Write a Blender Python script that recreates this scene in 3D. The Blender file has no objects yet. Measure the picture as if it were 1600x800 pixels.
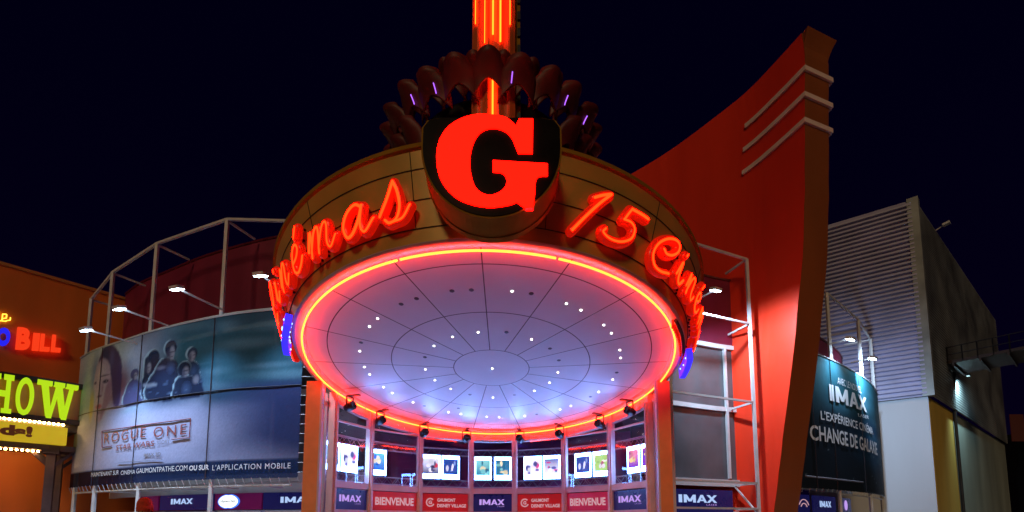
import bpy, bmesh, math, random
import numpy as np
from mathutils import Matrix, Vector
random.seed(7); RNG = np.random.default_rng(7)
SC = bpy.context.scene
COL = SC.collection

# ------------------------------------------------------------------ camera
F, HZ, VPY, CZ = 750.0, 815.0, -7000.0, 1.6          # focal (px of a 1600 wide frame), horizon, vertical vanishing point, eye height
_k = (HZ - VPY) / F
_t = (_k - math.sqrt(_k * _k - 4)) / 2
PITCH = math.atan(_t); PY = HZ - F * _t
cam = bpy.data.cameras.new("camera"); camo = bpy.data.objects.new("camera", cam); COL.objects.link(camo)
camo.location = (0, 0, CZ); camo.rotation_euler = (math.pi / 2 + PITCH, 0, 0)
cam.sensor_width = 36; cam.lens = F * 36 / 1600; cam.shift_y = (PY - 400) / 1600
cam.clip_start = 0.05; cam.clip_end = 2000
SC.camera = camo

# ------------------------------------------------------------------ night sky, faint glow of the street
w = bpy.data.worlds.new("World"); SC.world = w; w.use_nodes = True
bg = w.node_tree.nodes["Background"]; bg.inputs[0].default_value = (0.085, 0.022, 1.0, 1); bg.inputs[1].default_value = 0.0062
_n = w.node_tree.nodes; _l = w.node_tree.links; _tc = _n.new('ShaderNodeTexCoord'); _sx = _n.new('ShaderNodeSeparateXYZ'); _l.new(_tc.outputs['Generated'], _sx.inputs[0])
_rp = _n.new('ShaderNodeValToRGB'); _l.new(_sx.outputs[2], _rp.inputs[0]); _rp.color_ramp.elements[0].color = (.24, .055, 1.15, 1); _rp.color_ramp.elements[1].color = (.06, .018, .85, 1); _rp.color_ramp.elements[1].position = .6
_l.new(_rp.outputs[0], bg.inputs[0])
sun = bpy.data.lights.new("street_glow", 'SUN'); suno = bpy.data.objects.new("street_glow", sun); COL.objects.link(suno)
sun.energy = 0.55; sun.angle = math.radians(12); sun.color = (1.0, 0.70, 0.36)
suno.rotation_euler = Vector((0.22, 1.0, -0.46)).to_track_quat('-Z', 'Y').to_euler()
SC.view_settings.view_transform = 'Standard'; SC.view_settings.look = 'None'
SC.view_settings.exposure = 0.0; SC.view_settings.gamma = 1.0; SC.view_settings.use_curve_mapping = False
SC.cycles.max_bounces = 6; SC.cycles.transparent_max_bounces = 12; SC.cycles.sample_clamp_indirect = 4.0
SC.cycles.caustics_reflective = False; SC.cycles.caustics_refractive = False

# ------------------------------------------------------------------ helpers
def V(*a): return np.array(a, float)
def ray(x, y):
    a = (x - 800) / F; b = -(y - PY) / F
    return V(a, math.cos(PITCH) - b * math.sin(PITCH), math.sin(PITCH) + b * math.cos(PITCH))
def at(x, y, Y):                        # point seen at a photo pixel, Y metres in front of the eye
    d = ray(x, y); return V(0, 0, CZ) + d * (Y / d[1])
def proj(P):
    P = np.asarray(P, float) - V(0, 0, CZ)
    d = P[..., 1] * math.cos(PITCH) + P[..., 2] * math.sin(PITCH)
    u = -P[..., 1] * math.sin(PITCH) + P[..., 2] * math.cos(PITCH)
    return 800 + F * P[..., 0] / d, PY - F * u / d
def catmull(pts, n=12, closed=False):
    P = [np.array(p, float) for p in pts]; out = []
    N = len(P); rng = range(N) if closed else range(N - 1)
    for i in rng:
        if closed: a, b, c, d = P[i - 1], P[i], P[(i + 1) % N], P[(i + 2) % N]
        else:
            b, c = P[i], P[i + 1]
            a = P[i - 1] if i else 2 * b - c
            d = P[i + 2] if i + 2 < N else 2 * c - b
        for k in range(n):
            t = k / n
            out.append(.5 * ((2 * b) + (c - a) * t + (2 * a - 5 * b + 4 * c - d) * t * t + (3 * b - a - 3 * c + d) * t ** 3))
    if not closed: out.append(P[-1])
    return out
class Curve:                            # a smooth plan curve; normal points towards the eye side
    def __init__(s, pts, side=1):
        s.p = np.array(catmull(pts, 40)); d = np.linalg.norm(np.diff(s.p, axis=0), axis=1)
        s.s = np.concatenate([[0], np.cumsum(d)]); s.L = s.s[-1]; s.side = side
    def pt(s, q): return V(np.interp(q, s.s, s.p[:, 0]), np.interp(q, s.s, s.p[:, 1]))
    def tan(s, q):
        a, b = s.pt(max(q - .05, 0)), s.pt(min(q + .05, s.L)); t = b - a; return t / np.linalg.norm(t)
    def nor(s, q):
        t = s.tan(q); return V(t[1], -t[0]) * s.side
    def at(s, q, z, off=0):
        p = s.pt(q) + s.nor(q) * off; return V(p[0], p[1], z)
    def s_at(s, x, z):
        px, _ = proj(np.column_stack([s.p, np.full(len(s.p), z)]))
        i = int(np.argmin(abs(px - x))); return s.s[i]
    def z_at(s, x, y):                  # arc position and height of a photo pixel on the curved sheet
        z = 6
        for _ in range(6):
            q = s.s_at(x, z); z = at(x, y, s.pt(q)[1])[2]
        return q, z
def unit(a): a = np.asarray(a, float); return a / max(np.linalg.norm(a), 1e-9)

class MB:
    def __init__(s): s.v = []; s.f = []
    def add(s, vs, fs):
        n = len(s.v); s.v += [tuple(map(float, p)) for p in vs]; s.f += [tuple(i + n for i in f) for f in fs]; return s
    def hexa(s, c):                     # 8 corners: bottom 4 then top 4
        return s.add(c, [(3, 2, 1, 0), (4, 5, 6, 7), (0, 1, 5, 4), (1, 2, 6, 5), (2, 3, 7, 6), (3, 0, 4, 7)])
    def box(s, c, size, rz=0.0):
        ca, sa = math.cos(rz), math.sin(rz); hx, hy, hz = [q / 2 for q in size]
        cs = []
        for z in (-hz, hz):
            for x, y in ((-hx, -hy), (hx, -hy), (hx, hy), (-hx, hy)):
                cs.append((c[0] + x * ca - y * sa, c[1] + x * sa + y * ca, c[2] + z))
        return s.hexa(cs)
    def beam(s, p, q, wd, ht=None, up=(0, 0, 1)):
        ht = ht or wd; p, q = np.array(p, float), np.array(q, float); d = unit(q - p)
        u = np.array(up, float)
        if abs(d @ u) > .98: u = V(0, 1, 0)
        r = unit(np.cross(d, u)); u = np.cross(r, d); cs = []
        for e in (p, q):
            for a, b in ((-1, -1), (1, -1), (1, 1), (-1, 1)): cs.append(e + r * a * wd / 2 + u * b * ht / 2)
        return s.hexa(cs)
    def tube(s, path, r, n=8, closed=False):
        P = [np.array(p, float) for p in path]; N = len(P); rings = []
        prev = None
        for i in range(N):
            a = P[i - 1] if (i or closed) else P[i]; b = P[(i + 1) % N] if (i + 1 < N or closed) else P[i]
            d = unit(b - a)
            if prev is None:
                h = V(0, 0, 1) if abs(d[2]) < .9 else V(1, 0, 0); u = unit(np.cross(d, h))
            else: u = unit(prev - d * (prev @ d))
            prev = u; w_ = np.cross(d, u); rr = r if np.isscalar(r) else r[i]
            rings.append([P[i] + rr * (u * math.cos(2 * math.pi * k / n) + w_ * math.sin(2 * math.pi * k / n)) for k in range(n)])
        vs = [p for g in rings for p in g]; fs = []
        for i in range(N if closed else N - 1):
            j = (i + 1) % N
            for k in range(n): fs.append((i * n + k, i * n + (k + 1) % n, j * n + (k + 1) % n, j * n + k))
        if not closed: fs += [tuple(range(n))[::-1], tuple((N - 1) * n + k for k in range(n))]
        return s.add(vs, fs)
    def round_tube(s, path, r, n=8):    # tube with rounded ends
        P = [np.array(p, float) for p in path]
        a, b = unit(P[0] - P[1]), unit(P[-1] - P[-2])
        pre = [P[0] + a * r * .98, P[0] + a * r * .8, P[0] + a * r * .45]; post = [P[-1] + b * r * .45, P[-1] + b * r * .8, P[-1] + b * r * .98]
        rr = [r * .15, r * .6, r * .9] + [r] * len(P) + [r * .9, r * .6, r * .15]
        return s.tube(pre + P + post, rr, n)
    def prism(s, poly, f0, f1):         # f0: 2-D to the front face, f1: to the back face
        n = len(poly); vs = [f0(*p) for p in poly] + [f1(*p) for p in poly]
        fs = [tuple(range(n)), tuple(range(2 * n - 1, n - 1, -1))] + [(i, n + i, n + (i + 1) % n, (i + 1) % n) for i in range(n)]
        return s.add(vs, fs)
    def lathe(s, prof, M=None, n=48, a0=0, a1=2 * math.pi):   # (r,z) profile about z
        full = abs(a1 - a0 - 2 * math.pi) < 1e-6; m = n if full else n + 1; vs = []; fs = []
        for i in range(m):
            a = a0 + (a1 - a0) * i / n
            for r, z in prof: vs.append((r * math.sin(a), -r * math.cos(a), z))
        k = len(prof)
        for i in range(n):
            j = (i + 1) % m
            for q in range(k - 1): fs.append((i * k + q, j * k + q, j * k + q + 1, i * k + q + 1))
        if M is not None: vs = [tuple(M @ Vector(v)) for v in vs]
        return s.add(vs, fs)
    def ball(s, c, r, nu=10, nv=7):
        rx, ry, rz = (r, r, r) if np.isscalar(r) else r
        vs = []; fs = []
        for j in range(nv + 1):
            t = math.pi * j / nv
            for i in range(nu):
                a = 2 * math.pi * i / nu; vs.append((c[0] + rx * math.sin(t) * math.cos(a), c[1] + ry * math.sin(t) * math.sin(a), c[2] + rz * math.cos(t)))
        for j in range(nv):
            for i in range(nu): fs.append((j * nu + i, (j + 1) * nu + i, (j + 1) * nu + (i + 1) % nu, j * nu + (i + 1) % nu))
        return s.add(vs, fs)
    def sheet(s, rows):                 # grid of points
        n = len(rows[0]); vs = [p for r in rows for p in r]; fs = []
        for i in range(len(rows) - 1):
            for k in range(n - 1): fs.append((i * n + k, i * n + k + 1, (i + 1) * n + k + 1, (i + 1) * n + k))
        return s.add(vs, fs)

ROOT = {}
def obj(name, mb, m, parent=None, local=False, smooth=False, fix=True):
    me = bpy.data.meshes.new(name)
    off = V(0, 0, 0) if (local or parent is None) else ROOT.get(parent.name, V(0, 0, 0))
    me.from_pydata([tuple(np.array(v) - off) for v in mb.v], [], mb.f); me.update()
    if fix:
        b = bmesh.new(); b.from_mesh(me); bmesh.ops.remove_doubles(b, verts=b.verts, dist=1e-5)
        bmesh.ops.recalc_face_normals(b, faces=b.faces); b.to_mesh(me); b.free()
    if smooth: me.polygons.foreach_set('use_smooth', [True] * len(me.polygons))
    me.materials.append(m)
    o = bpy.data.objects.new(name, me); COL.objects.link(o)
    if parent is not None: o.parent = parent; ROOT[o.name] = off if not local else V(0, 0, 0)
    return o
def tag(o, label=None, cat=None, group=None, kind=None):
    if label: o['label'] = label
    if cat: o['category'] = cat
    if group: o['group'] = group
    if kind: o['kind'] = kind
    return o
def thing(name, label, cat, loc=(0, 0, 0), group=None, M=None):
    o = bpy.data.objects.new(name, None); COL.objects.link(o); o.empty_display_size = .2
    if M is not None: o.matrix_world = M; ROOT[o.name] = V(0, 0, 0)
    else: o.location = tuple(map(float, loc)); ROOT[o.name] = np.array(loc, float)
    return tag(o, label, cat, group)
def lamp(name, kind, loc, aim, energy, color, parent=None, size=.1, spot=None, blend=.6, local=False):
    l = bpy.data.lights.new(name, kind); l.energy = energy; l.color = color
    if kind == 'AREA': l.size = size
    else: l.shadow_soft_size = size
    if spot: l.spot_size = math.radians(spot); l.spot_blend = blend
    o = bpy.data.objects.new(name, l); COL.objects.link(o)
    off = V(0, 0, 0) if (local or parent is None) else ROOT.get(parent.name, V(0, 0, 0))
    o.location = tuple(np.array(loc, float) - off)
    o.rotation_euler = Vector(tuple(np.array(aim, float) - np.array(loc, float))).to_track_quat('-Z', 'Y').to_euler()
    if parent is not None: o.parent = parent
    return o

# text outlines from the built-in font, fitted to a w x h box with the lower left corner at 0,0
_tx = {}
def text2d(s, wd, ht, bold=0.0, shear=0.0, space=1.0):
    key = (s, bold, shear, space)
    if key not in _tx:
        c = bpy.data.curves.new("t", 'FONT'); c.body = s; c.size = 1; c.offset = bold; c.shear = shear; c.resolution_u = 3; c.space_character = space
        o = bpy.data.objects.new("t", c); me = o.to_mesh()
        vs = np.array([v.co[:2] for v in me.vertices]); fs = [tuple(p.vertices) for p in me.polygons]
        o.to_mesh_clear(); bpy.data.objects.remove(o); bpy.data.curves.remove(c)
        _tx[key] = (vs, fs)
    vs, fs = _tx[key]; mn, mx = vs.min(0), vs.max(0)
    return (vs - mn) / (mx - mn) * V(wd, ht), fs
def put_text(mb, s, fn, wd, ht, x0=0, y0=0, bold=0.0, shear=0.0, space=1.0):
    vs, fs = text2d(s, wd, ht, bold, shear, space); return mb.add([fn(x + x0, y + y0) for x, y in vs], fs)

# ------------------------------------------------------------------ materials
def mat(name, color, rough=.6, metal=0.0, var=.15, scale=2.0, bump=0.0, emit=None, es=0.0, spec=.5, coat=0.0, streak=False):
    m = bpy.data.materials.new(name); m.use_nodes = True; nt = m.node_tree; N = nt.nodes; L = nt.links
    b = N["Principled BSDF"]; b.inputs['Roughness'].default_value = rough; b.inputs['Metallic'].default_value = metal
    b.inputs['Specular IOR Level'].default_value = spec; b.inputs['Coat Weight'].default_value = coat
    b.inputs['Base Color'].default_value = (*color, 1)
    if var:
        tc = N.new('ShaderNodeTexCoord'); nz = N.new('ShaderNodeTexNoise'); nz.inputs['Scale'].default_value = scale; nz.inputs['Detail'].default_value = 6
        mp = N.new('ShaderNodeMapping'); mp.inputs['Scale'].default_value = (1, 1, .18) if streak else (1, 1, 1)
        L.new(tc.outputs['Object'], mp.inputs[0]); L.new(mp.outputs[0], nz.inputs['Vector'])
        rp = N.new('ShaderNodeValToRGB'); rp.color_ramp.elements[0].position = .3; rp.color_ramp.elements[1].position = .75
        rp.color_ramp.elements[0].color = (*[c * (1 - var) for c in color], 1); rp.color_ramp.elements[1].color = (*[min(1, c * (1 + var)) for c in color], 1)
        L.new(nz.outputs[0], rp.inputs[0]); L.new(rp.outputs[0], b.inputs['Base Color'])
        mr = N.new('ShaderNodeMapRange'); mr.inputs[3].default_value = max(0, rough - .12); mr.inputs[4].default_value = min(1, rough + .12)
        L.new(nz.outputs[0], mr.inputs[0]); L.new(mr.outputs[0], b.inputs['Roughness'])
        if bump:
            bp = N.new('ShaderNodeBump'); bp.inputs['Strength'].default_value = bump; bp.inputs['Distance'].default_value = .03
            n2 = N.new('ShaderNodeTexNoise'); n2.inputs['Scale'].default_value = scale * 12; n2.inputs['Detail'].default_value = 4
            L.new(tc.outputs['Object'], n2.inputs['Vector']); L.new(n2.outputs[0], bp.inputs['Height']); L.new(bp.outputs[0], b.inputs['Normal'])
    if emit: b.inputs['Emission Color'].default_value = (*emit, 1); b.inputs['Emission Strength'].default_value = es
    return m
def glow(name, color, strength, base=(.02, .02, .02)):
    return mat(name, base, .5, var=0, emit=color, es=strength, spec=.1)
def glass_mat(name, refl=.10, tint=(.9, .92, 1), rough=.02):
    m = bpy.data.materials.new(name); m.use_nodes = True; nt = m.node_tree; N = nt.nodes; N.clear()
    o = N.new('ShaderNodeOutputMaterial'); mx = N.new('ShaderNodeMixShader'); t = N.new('ShaderNodeBsdfTransparent'); g = N.new('ShaderNodeBsdfGlossy')
    t.inputs[0].default_value = (*tint, 1); g.inputs['Roughness'].default_value = rough; mx.inputs[0].default_value = refl
    nt.links.new(t.outputs[0], mx.inputs[1]); nt.links.new(g.outputs[0], mx.inputs[2]); nt.links.new(mx.outputs[0], o.inputs[0]); return m
def painted(name, rough=.5, see=0.0, es=0.0, spec=.3):        # colour comes from the printed picture stored on the sheet
    m = bpy.data.materials.new(name); m.use_nodes = True; nt = m.node_tree; N = nt.nodes; L = nt.links
    b = N["Principled BSDF"]; b.inputs['Roughness'].default_value = rough; b.inputs['Specular IOR Level'].default_value = spec
    a = N.new('ShaderNodeVertexColor'); a.layer_name = 'Col'
    L.new(a.outputs[0], b.inputs['Base Color'])
    if es: L.new(a.outputs[0], b.inputs['Emission Color']); b.inputs['Emission Strength'].default_value = es
    tc = N.new('ShaderNodeTexCoord'); nz = N.new('ShaderNodeTexNoise'); nz.inputs['Scale'].default_value = .9; nz.inputs['Detail'].default_value = 3
    L.new(tc.outputs['Object'], nz.inputs['Vector']); bp = N.new('ShaderNodeBump'); bp.inputs['Strength'].default_value = .12; bp.inputs['Distance'].default_value = .2
    L.new(nz.outputs[0], bp.inputs['Height']); L.new(bp.outputs[0], b.inputs['Normal'])
    if see:
        mx = N.new('ShaderNodeMixShader'); t = N.new('ShaderNodeBsdfTransparent'); mx.inputs[0].default_value = see
        out = N['Material Output']; L.new(b.outputs[0], mx.inputs[1]); L.new(t.outputs[0], mx.inputs[2]); L.new(mx.outputs[0], out.inputs[0])
    return m
def set_colors(o, cols):
    a = o.data.color_attributes.new('Col', 'FLOAT_COLOR', 'POINT'); a.data.foreach_set('color', np.column_stack([cols, np.ones(len(cols))]).astype(np.float32).ravel())

RED = (1.0, .016, .002)
M = dict(
    steel=mat('painted_steel', (.62, .60, .63), .45, var=.12, scale=1.5),
    white=mat('white_frame', (.58, .58, .62), .45, var=.1, scale=1.5),
    orange=mat('orange_column', (.78, .34, .12), .5, var=.1),
    maroon=mat('maroon_wall', (.20, .012, .045), .55, var=.25, scale=.7, bump=.1, streak=True),
    wing_shade=mat('shaded_end_render', (.32, .085, .02), .5, var=.15, scale=.5, bump=.1, streak=True), wing=mat('red_render', (.93, .044, .013), .42, var=.12, scale=.5, bump=.12, streak=True),  # wing end: red render darkened to brown, its unlit look put into the colour
    trim=mat('pink_trim', (.90, .66, .64), .45, var=.08),
    fascia_dark=mat('seam', (.02, .012, .006), .6, var=0),
    dark=mat('dark_metal', (.02, .02, .025), .4, metal=.4, var=.2),
    black=mat('black_plastic', (.012, .012, .014), .35, var=.2),
    maroon_gloss=mat('maroon_panel', (.12, .012, .02), .3, var=.3, scale=1.2),
    petal=mat('petal_metal', (.12, .005, .006), .55, metal=.0, var=.45, scale=1.6),
    gold=mat('gold_paint', (.30, .15, .02), .7, metal=0, spec=0.0, var=.15),
    emblem=mat('emblem_black', (.006, .004, .006), .3, var=.2, spec=.05),
    red=mat('letter_shell', (.5, .02, .01), .3, var=0, emit=(1.0, .010, .001), es=.42),
    redcore=glow('letter_tube', (1.0, .0024, .0002), 56.0),
    gface=glow('red_letter_face', (1.0, .0009, .0002), 15.0),
    ring=glow('orange_neon', (1.0, .028, .003), 38.0),
    pneon=glow('pylon_neon', (1.0, .034, .002), 22.0),
    pylon=mat('pylon_paint', (.62, .12, .03), .3, var=.06),
    violet=glow('violet_neon', (.42, .12, 1.0), 1.8),
    blue=glow('blue_sign_face', (.035, .02, 1.0), 1.5), bluedot=glow('blue_bulb', (.3, .55, 1.0), 3.0),
    down=glow('downlight_lens', (1.0, .92, .85), 14.0), off=mat('unlit_downlight', (.05, .05, .07), .4, var=0),
    flood=glow('flood_lens', (.62, .85, 1.0), 60.0),
    pale=mat('pale_wall', (.66, .66, .70), .6, var=.12, scale=.6, streak=True),
    darkglass=mat('dark_cladding_glass', (.10, .10, .115), .2, var=.25, scale=.6),
    glass=glass_mat('clear_glass'),
    navy=mat('navy_board', (.012, .012, .07), .3, var=.1, emit=(.02, .02, .2), es=.22),
    sred=mat('red_board', (.42, .015, .015), .4, var=.06, emit=(.9, .02, .03), es=.22),
    smag=mat('crimson_board', (.40, .012, .05), .4, var=.06, emit=(.8, .015, .08), es=.22),
    plum=mat('plum_board', (.16, .01, .09), .35, var=.1, emit=(.4, .01, .22), es=.10),
    tpink=glow('pink_lettering', (1.0, .55, .62), .62), tlilac=glow('lilac_lettering', (.62, .38, 1.0), .85), tblue=glow('blue_lettering', (.45, .62, 1.0), .95),
    oval=glow('oval_light_face', (.9, .97, 1.0), 1.6), halo=glow('oval_halo', (.05, .2, 1.0), 1.2), tdark=mat('dark_lettering', (.03, .03, .06), .5, var=0),
    screen_white=glow('screen_panel', (.18, .40, 1.0), 38.0),
    poster=painted('screen_picture', .4, es=1.3),
    banner=painted('banner_print', .7, see=.12, spec=.05), banner2=painted('dark_banner_print', .6, spec=.1),
    btext=mat('banner_white_print', (.72, .70, .76), .6, var=0), bbrown=mat('banner_brown_print', (.23, .05, .05), .6, var=0), bgrey=mat('banner_grey_print', (.18, .16, .2), .6, var=0),
    hem=mat('banner_hem', (.015, .015, .03), .6, var=0), lacing=mat('lacing', (.5, .5, .55), .6, var=0),
    owall=mat('orange_render', (.85, .20, .028), .6, var=.15, scale=.6, bump=.1, streak=True), coping=mat('orange_coping', (.60, .22, .06), .55, var=.1),
    signblack=mat('marquee_black', (.02, .018, .018), .4, var=.2), signface=mat('marquee_salmon', (.50, .16, .10), .5, var=.12),
    lime=glow('lime_letter_face', (.62, 1.0, .012), .75), bulb=glow('bulb', (1.0, .56, .15), 75.0), yneon=glow('yellow_neon', (1.0, .72, .06), 2.2),
    ybox=mat('yellow_box', (.75, .55, .03), .5, var=.1, emit=(1.0, .72, .02), es=.36), ytext=mat('brown_sign_letter', (.30, .08, .02), .6, var=0),
    lred=glow('orange_red_letter_face', (1.0, .05, .01), .95), lblue=glow('royal_blue_letter_face', (.02, .02, 1.0), .9), wood=mat('dark_timber', (.10, .06, .07), .6, var=.3, scale=2, bump=.2),
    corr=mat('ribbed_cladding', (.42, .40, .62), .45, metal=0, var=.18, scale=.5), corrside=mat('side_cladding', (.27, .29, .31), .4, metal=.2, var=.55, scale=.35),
    lower=mat('white_render', (.62, .64, .74), .6, var=.08, scale=.4, streak=True), yellow=mat('yellow_render', (.60, .40, .08), .6, var=.12, scale=.5, streak=True),
    green=mat('grey_green_render', (.26, .29, .27), .6, var=.25, scale=.4, streak=True),
    rust=mat('rusty_steel', (.03, .012, .012), .6, var=.3), paving=mat('paving', (.22, .19, .18), .55, var=.25, scale=.8, bump=.2),
    knit=mat('red_knit', (.90, .09, .05), .9, var=.3, scale=30, bump=.6), coat=mat('dark_coat', (.03, .03, .05), .85, var=.3, scale=8), skin=mat('skin', (.52, .28, .19), .5, var=.1), hair=mat('hair', (.05, .025, .015), .7, var=.3), eye=mat('eye', (.02, .015, .01), .2, var=0), lips=mat('lips', (.35, .10, .09), .5, var=0),
    interior=mat('lobby_wall', (.55, .14, .40), .6, var=.4, scale=.6), lobbyfloor=mat('lobby_slab', (.08, .03, .05), .6), truss=mat('truss_alloy', (.80, .76, .82), .35, metal=0, var=.1),
    asphalt=mat('dark_roof', (.05, .05, .05), .8),
)
def soffit_material():
    m = bpy.data.materials.new('soffit_panels'); m.use_nodes = True; nt = m.node_tree; N = nt.nodes; L = nt.links; b = N['Principled BSDF']
    b.inputs['Roughness'].default_value = .5; b.inputs['Specular IOR Level'].default_value = .45
    tc = N.new('ShaderNodeTexCoord'); sp = N.new('ShaderNodeSeparateXYZ'); L.new(tc.outputs['Object'], sp.inputs[0])
    def mth(op, a, c=None):
        n = N.new('ShaderNodeMath'); n.operation = op
        for i, q in enumerate((a, c)):
            if q is None: continue
            if isinstance(q, (int, float)): n.inputs[i].default_value = q
            else: L.new(q, n.inputs[i])
        return n.outputs[0]
    x, y = sp.outputs[0], sp.outputs[1]
    r = mth('SQRT', mth('ADD', mth('MULTIPLY', x, x), mth('MULTIPLY', y, y)))
    mask = None
    for rr in (1.285, 3.329, 5.273):
        q = mth('LESS_THAN', mth('ABSOLUTE', mth('SUBTRACT', r, rr)), .016); mask = q if mask is None else mth('MAXIMUM', mask, q)
    ang = mth('MULTIPLY', mth('ARCTAN2', x, mth('MULTIPLY', y, -1.0)), 17 / (2 * math.pi))
    fr = mth('ABSOLUTE', mth('SUBTRACT', ang, mth('ROUND', ang)))
    lin = mth('LESS_THAN', mth('MULTIPLY', fr, mth('MULTIPLY', r, 2 * math.pi / 17)), .015)
    lin = mth('MULTIPLY', lin, mth('GREATER_THAN', r, 1.285))
    mask = mth('MAXIMUM', mask, lin)
    nz = N.new('ShaderNodeTexNoise'); nz.inputs['Scale'].default_value = .8; nz.inputs['Detail'].default_value = 5; L.new(tc.outputs['Object'], nz.inputs['Vector'])
    rp = N.new('ShaderNodeValToRGB'); rp.color_ramp.elements[0].color = (.66, .66, .72, 1); rp.color_ramp.elements[1].color = (.80, .80, .84, 1); L.new(nz.outputs[0], rp.inputs[0])
    mx = N.new('ShaderNodeMix'); mx.data_type = 'RGBA'; L.new(mask, mx.inputs[0]); L.new(rp.outputs[0], mx.inputs[6]); mx.inputs[7].default_value = (.05, .04, .06, 1)
    L.new(mx.outputs[2], b.inputs['Base Color'])
    mr = N.new('ShaderNodeMapRange'); mr.inputs[3].default_value = .42; mr.inputs[4].default_value = .62; L.new(nz.outputs[0], mr.inputs[0]); L.new(mr.outputs[0], b.inputs['Roughness'])
    return m
M['soffit'] = soffit_material()
M['fascia'] = mat('fascia_bronze', (.52, .32, .07), .36, metal=.15, var=.16, scale=.9, coat=.15)

# ------------------------------------------------------------------ ground
g = MB(); g.add([(-400, -60, 0), (400, -60, 0), (400, 600, 0), (-400, 600, 0)], [(0, 1, 2, 3)])
tag(obj('ground', g, M['paving']), 'grey paved square in front of the cinema', 'ground', kind='structure')

# ------------------------------------------------------------------ the round tilted canopy
CX, CY, CH, TH = -.701, 16.0, 6.793, .164
CM = Matrix.Translation((CX, CY, CH)) @ Matrix.Rotation(-TH, 4, 'X'); CMi = CM.inverted()
LR, LZ, TR, TZ = 6.244, -.131, 6.871, 1.692
_fl = math.hypot(TR - LR, TZ - LZ); NR, NZ = (TZ - LZ) / _fl, -(TR - LR) / _fl
def fas(phi, t, out=0):                 # canopy frame: point on the fascia; phi from the front (+ to the right), t 0 lip .. 1 top
    r = LR + (TR - LR) * t + NR * out; z = LZ + (TZ - LZ) * t + NZ * out
    return V(r * math.sin(phi), -r * math.cos(phi), z)
def soff(x, y, z=0.0):                  # photo pixel to canopy-frame point on the plane z
    d = CMi.to_3x3() @ Vector(ray(x, y)); o = CMi @ Vector((0, 0, CZ)); t = (z - o.z) / d.z; return np.array(o + d * t)
def cw(p): return np.array(CM @ Vector(tuple(p)))
can = thing('cinema_canopy', 'huge round tilted entrance canopy with bronze fascia and orange neon ring under its rim', 'canopy', M=CM)
sb = MB().lathe([(0.001, 0), (1.285, 0), (3.329, 0), (5.273, 0), (5.86, 0)], n=96); obj('soffit', sb, M['soffit'], can, local=True)
lip = MB().lathe([(5.86, 0), (5.885, -.05), (6.05, -.12), (LR - .02, LZ - .005), (LR, LZ + .02)], n=128)
obj('lip', lip, mat('lip_paint', (.72, .50, .42), .4, var=.08), can, local=True, smooth=True)
fa = MB().lathe([(LR, LZ + .02), (TR, TZ)], n=128); fa_o = obj('fascia', fa, M['fascia'], can, local=True, smooth=True)
tp = MB().lathe([(TR, TZ), (TR + .07, TZ + .02), (TR + .08, TZ + .12), (TR - .06, TZ + .14), (TR - .2, TZ - .1), (.01, TZ - .1)], n=128); obj('parapet', tp, M['gold'], can, local=True)
for t in (.16, .47, .80):
    s_ = MB().tube([fas(2 * math.pi * k / 160, t, .004) for k in range(160)], .014, 4, closed=True); obj('seam', s_, M['fascia_dark'], fa_o, local=True)
for k in range(14):
    a = math.radians(13 + k * 360 / 14); s_ = MB().tube([fas(a, .16 + .84 * q / 6, .004) for q in range(7)], .009, 4); obj('seam', s_, M['fascia_dark'], fa_o, local=True)
for a0, a1 in ((-18, 16.5), (17.2, 118), (118.7, 240), (240.7, 341.3)):
    ng = MB().tube([(5.957 * math.sin(math.radians(a)), -5.957 * math.cos(math.radians(a)), -.20) for a in np.linspace(a0, a1, 60)], .028, 8)
    obj('neon_tube', ng, M['ring'], can, local=True, smooth=True)
A_, B_ = (470, 380), (760, 380)
lit = [(A_, p) for p in [(320, 314), (286, 347), (246, 450), (265, 516), (287, 547), (345, 600), (381, 624), (468, 663), (615, 704), (667, 712), (555, 428), (632, 390), (739, 371), (519, 526), (559, 571), (625, 607), (798, 522), (800, 643), (775, 723)]] + \
      [(B_, p) for p in [(107, 200), (333, 252), (394, 279), (489, 341), (521, 375), (556, 445), (559, 478), (526, 568), (468, 620), (352, 678), (307, 692), (188, 401), (298, 538), (263, 581), (200, 615), (160, 720), (53, 725)]]
unl = [(A_, p) for p in [(418, 254), (482, 231), (630, 199), (711, 195), (251, 414), (517, 475), (705, 631), (657, 688), (515, 678), (857, 371)]] + \
      [(B_, p) for p in [(187, 210), (265, 439), (302, 488), (543, 539), (434, 640), (210, 713), (117, 633)]]
for lst, on in ((lit, 1), (unl, 0)):
    for (ox, oy), (x, y) in lst:
        p = soff(ox + x / 2.667, oy + y / 2.667)
        dl = MB().lathe([(.001, -.012), (.021 if on else .05, -.012), (.027 if on else .065, -.004), (.03 if on else .07, .01)], Matrix.Translation(tuple(p)), n=14)
        obj('downlight', dl, M['down' if on else 'off'], can, local=True)

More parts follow.
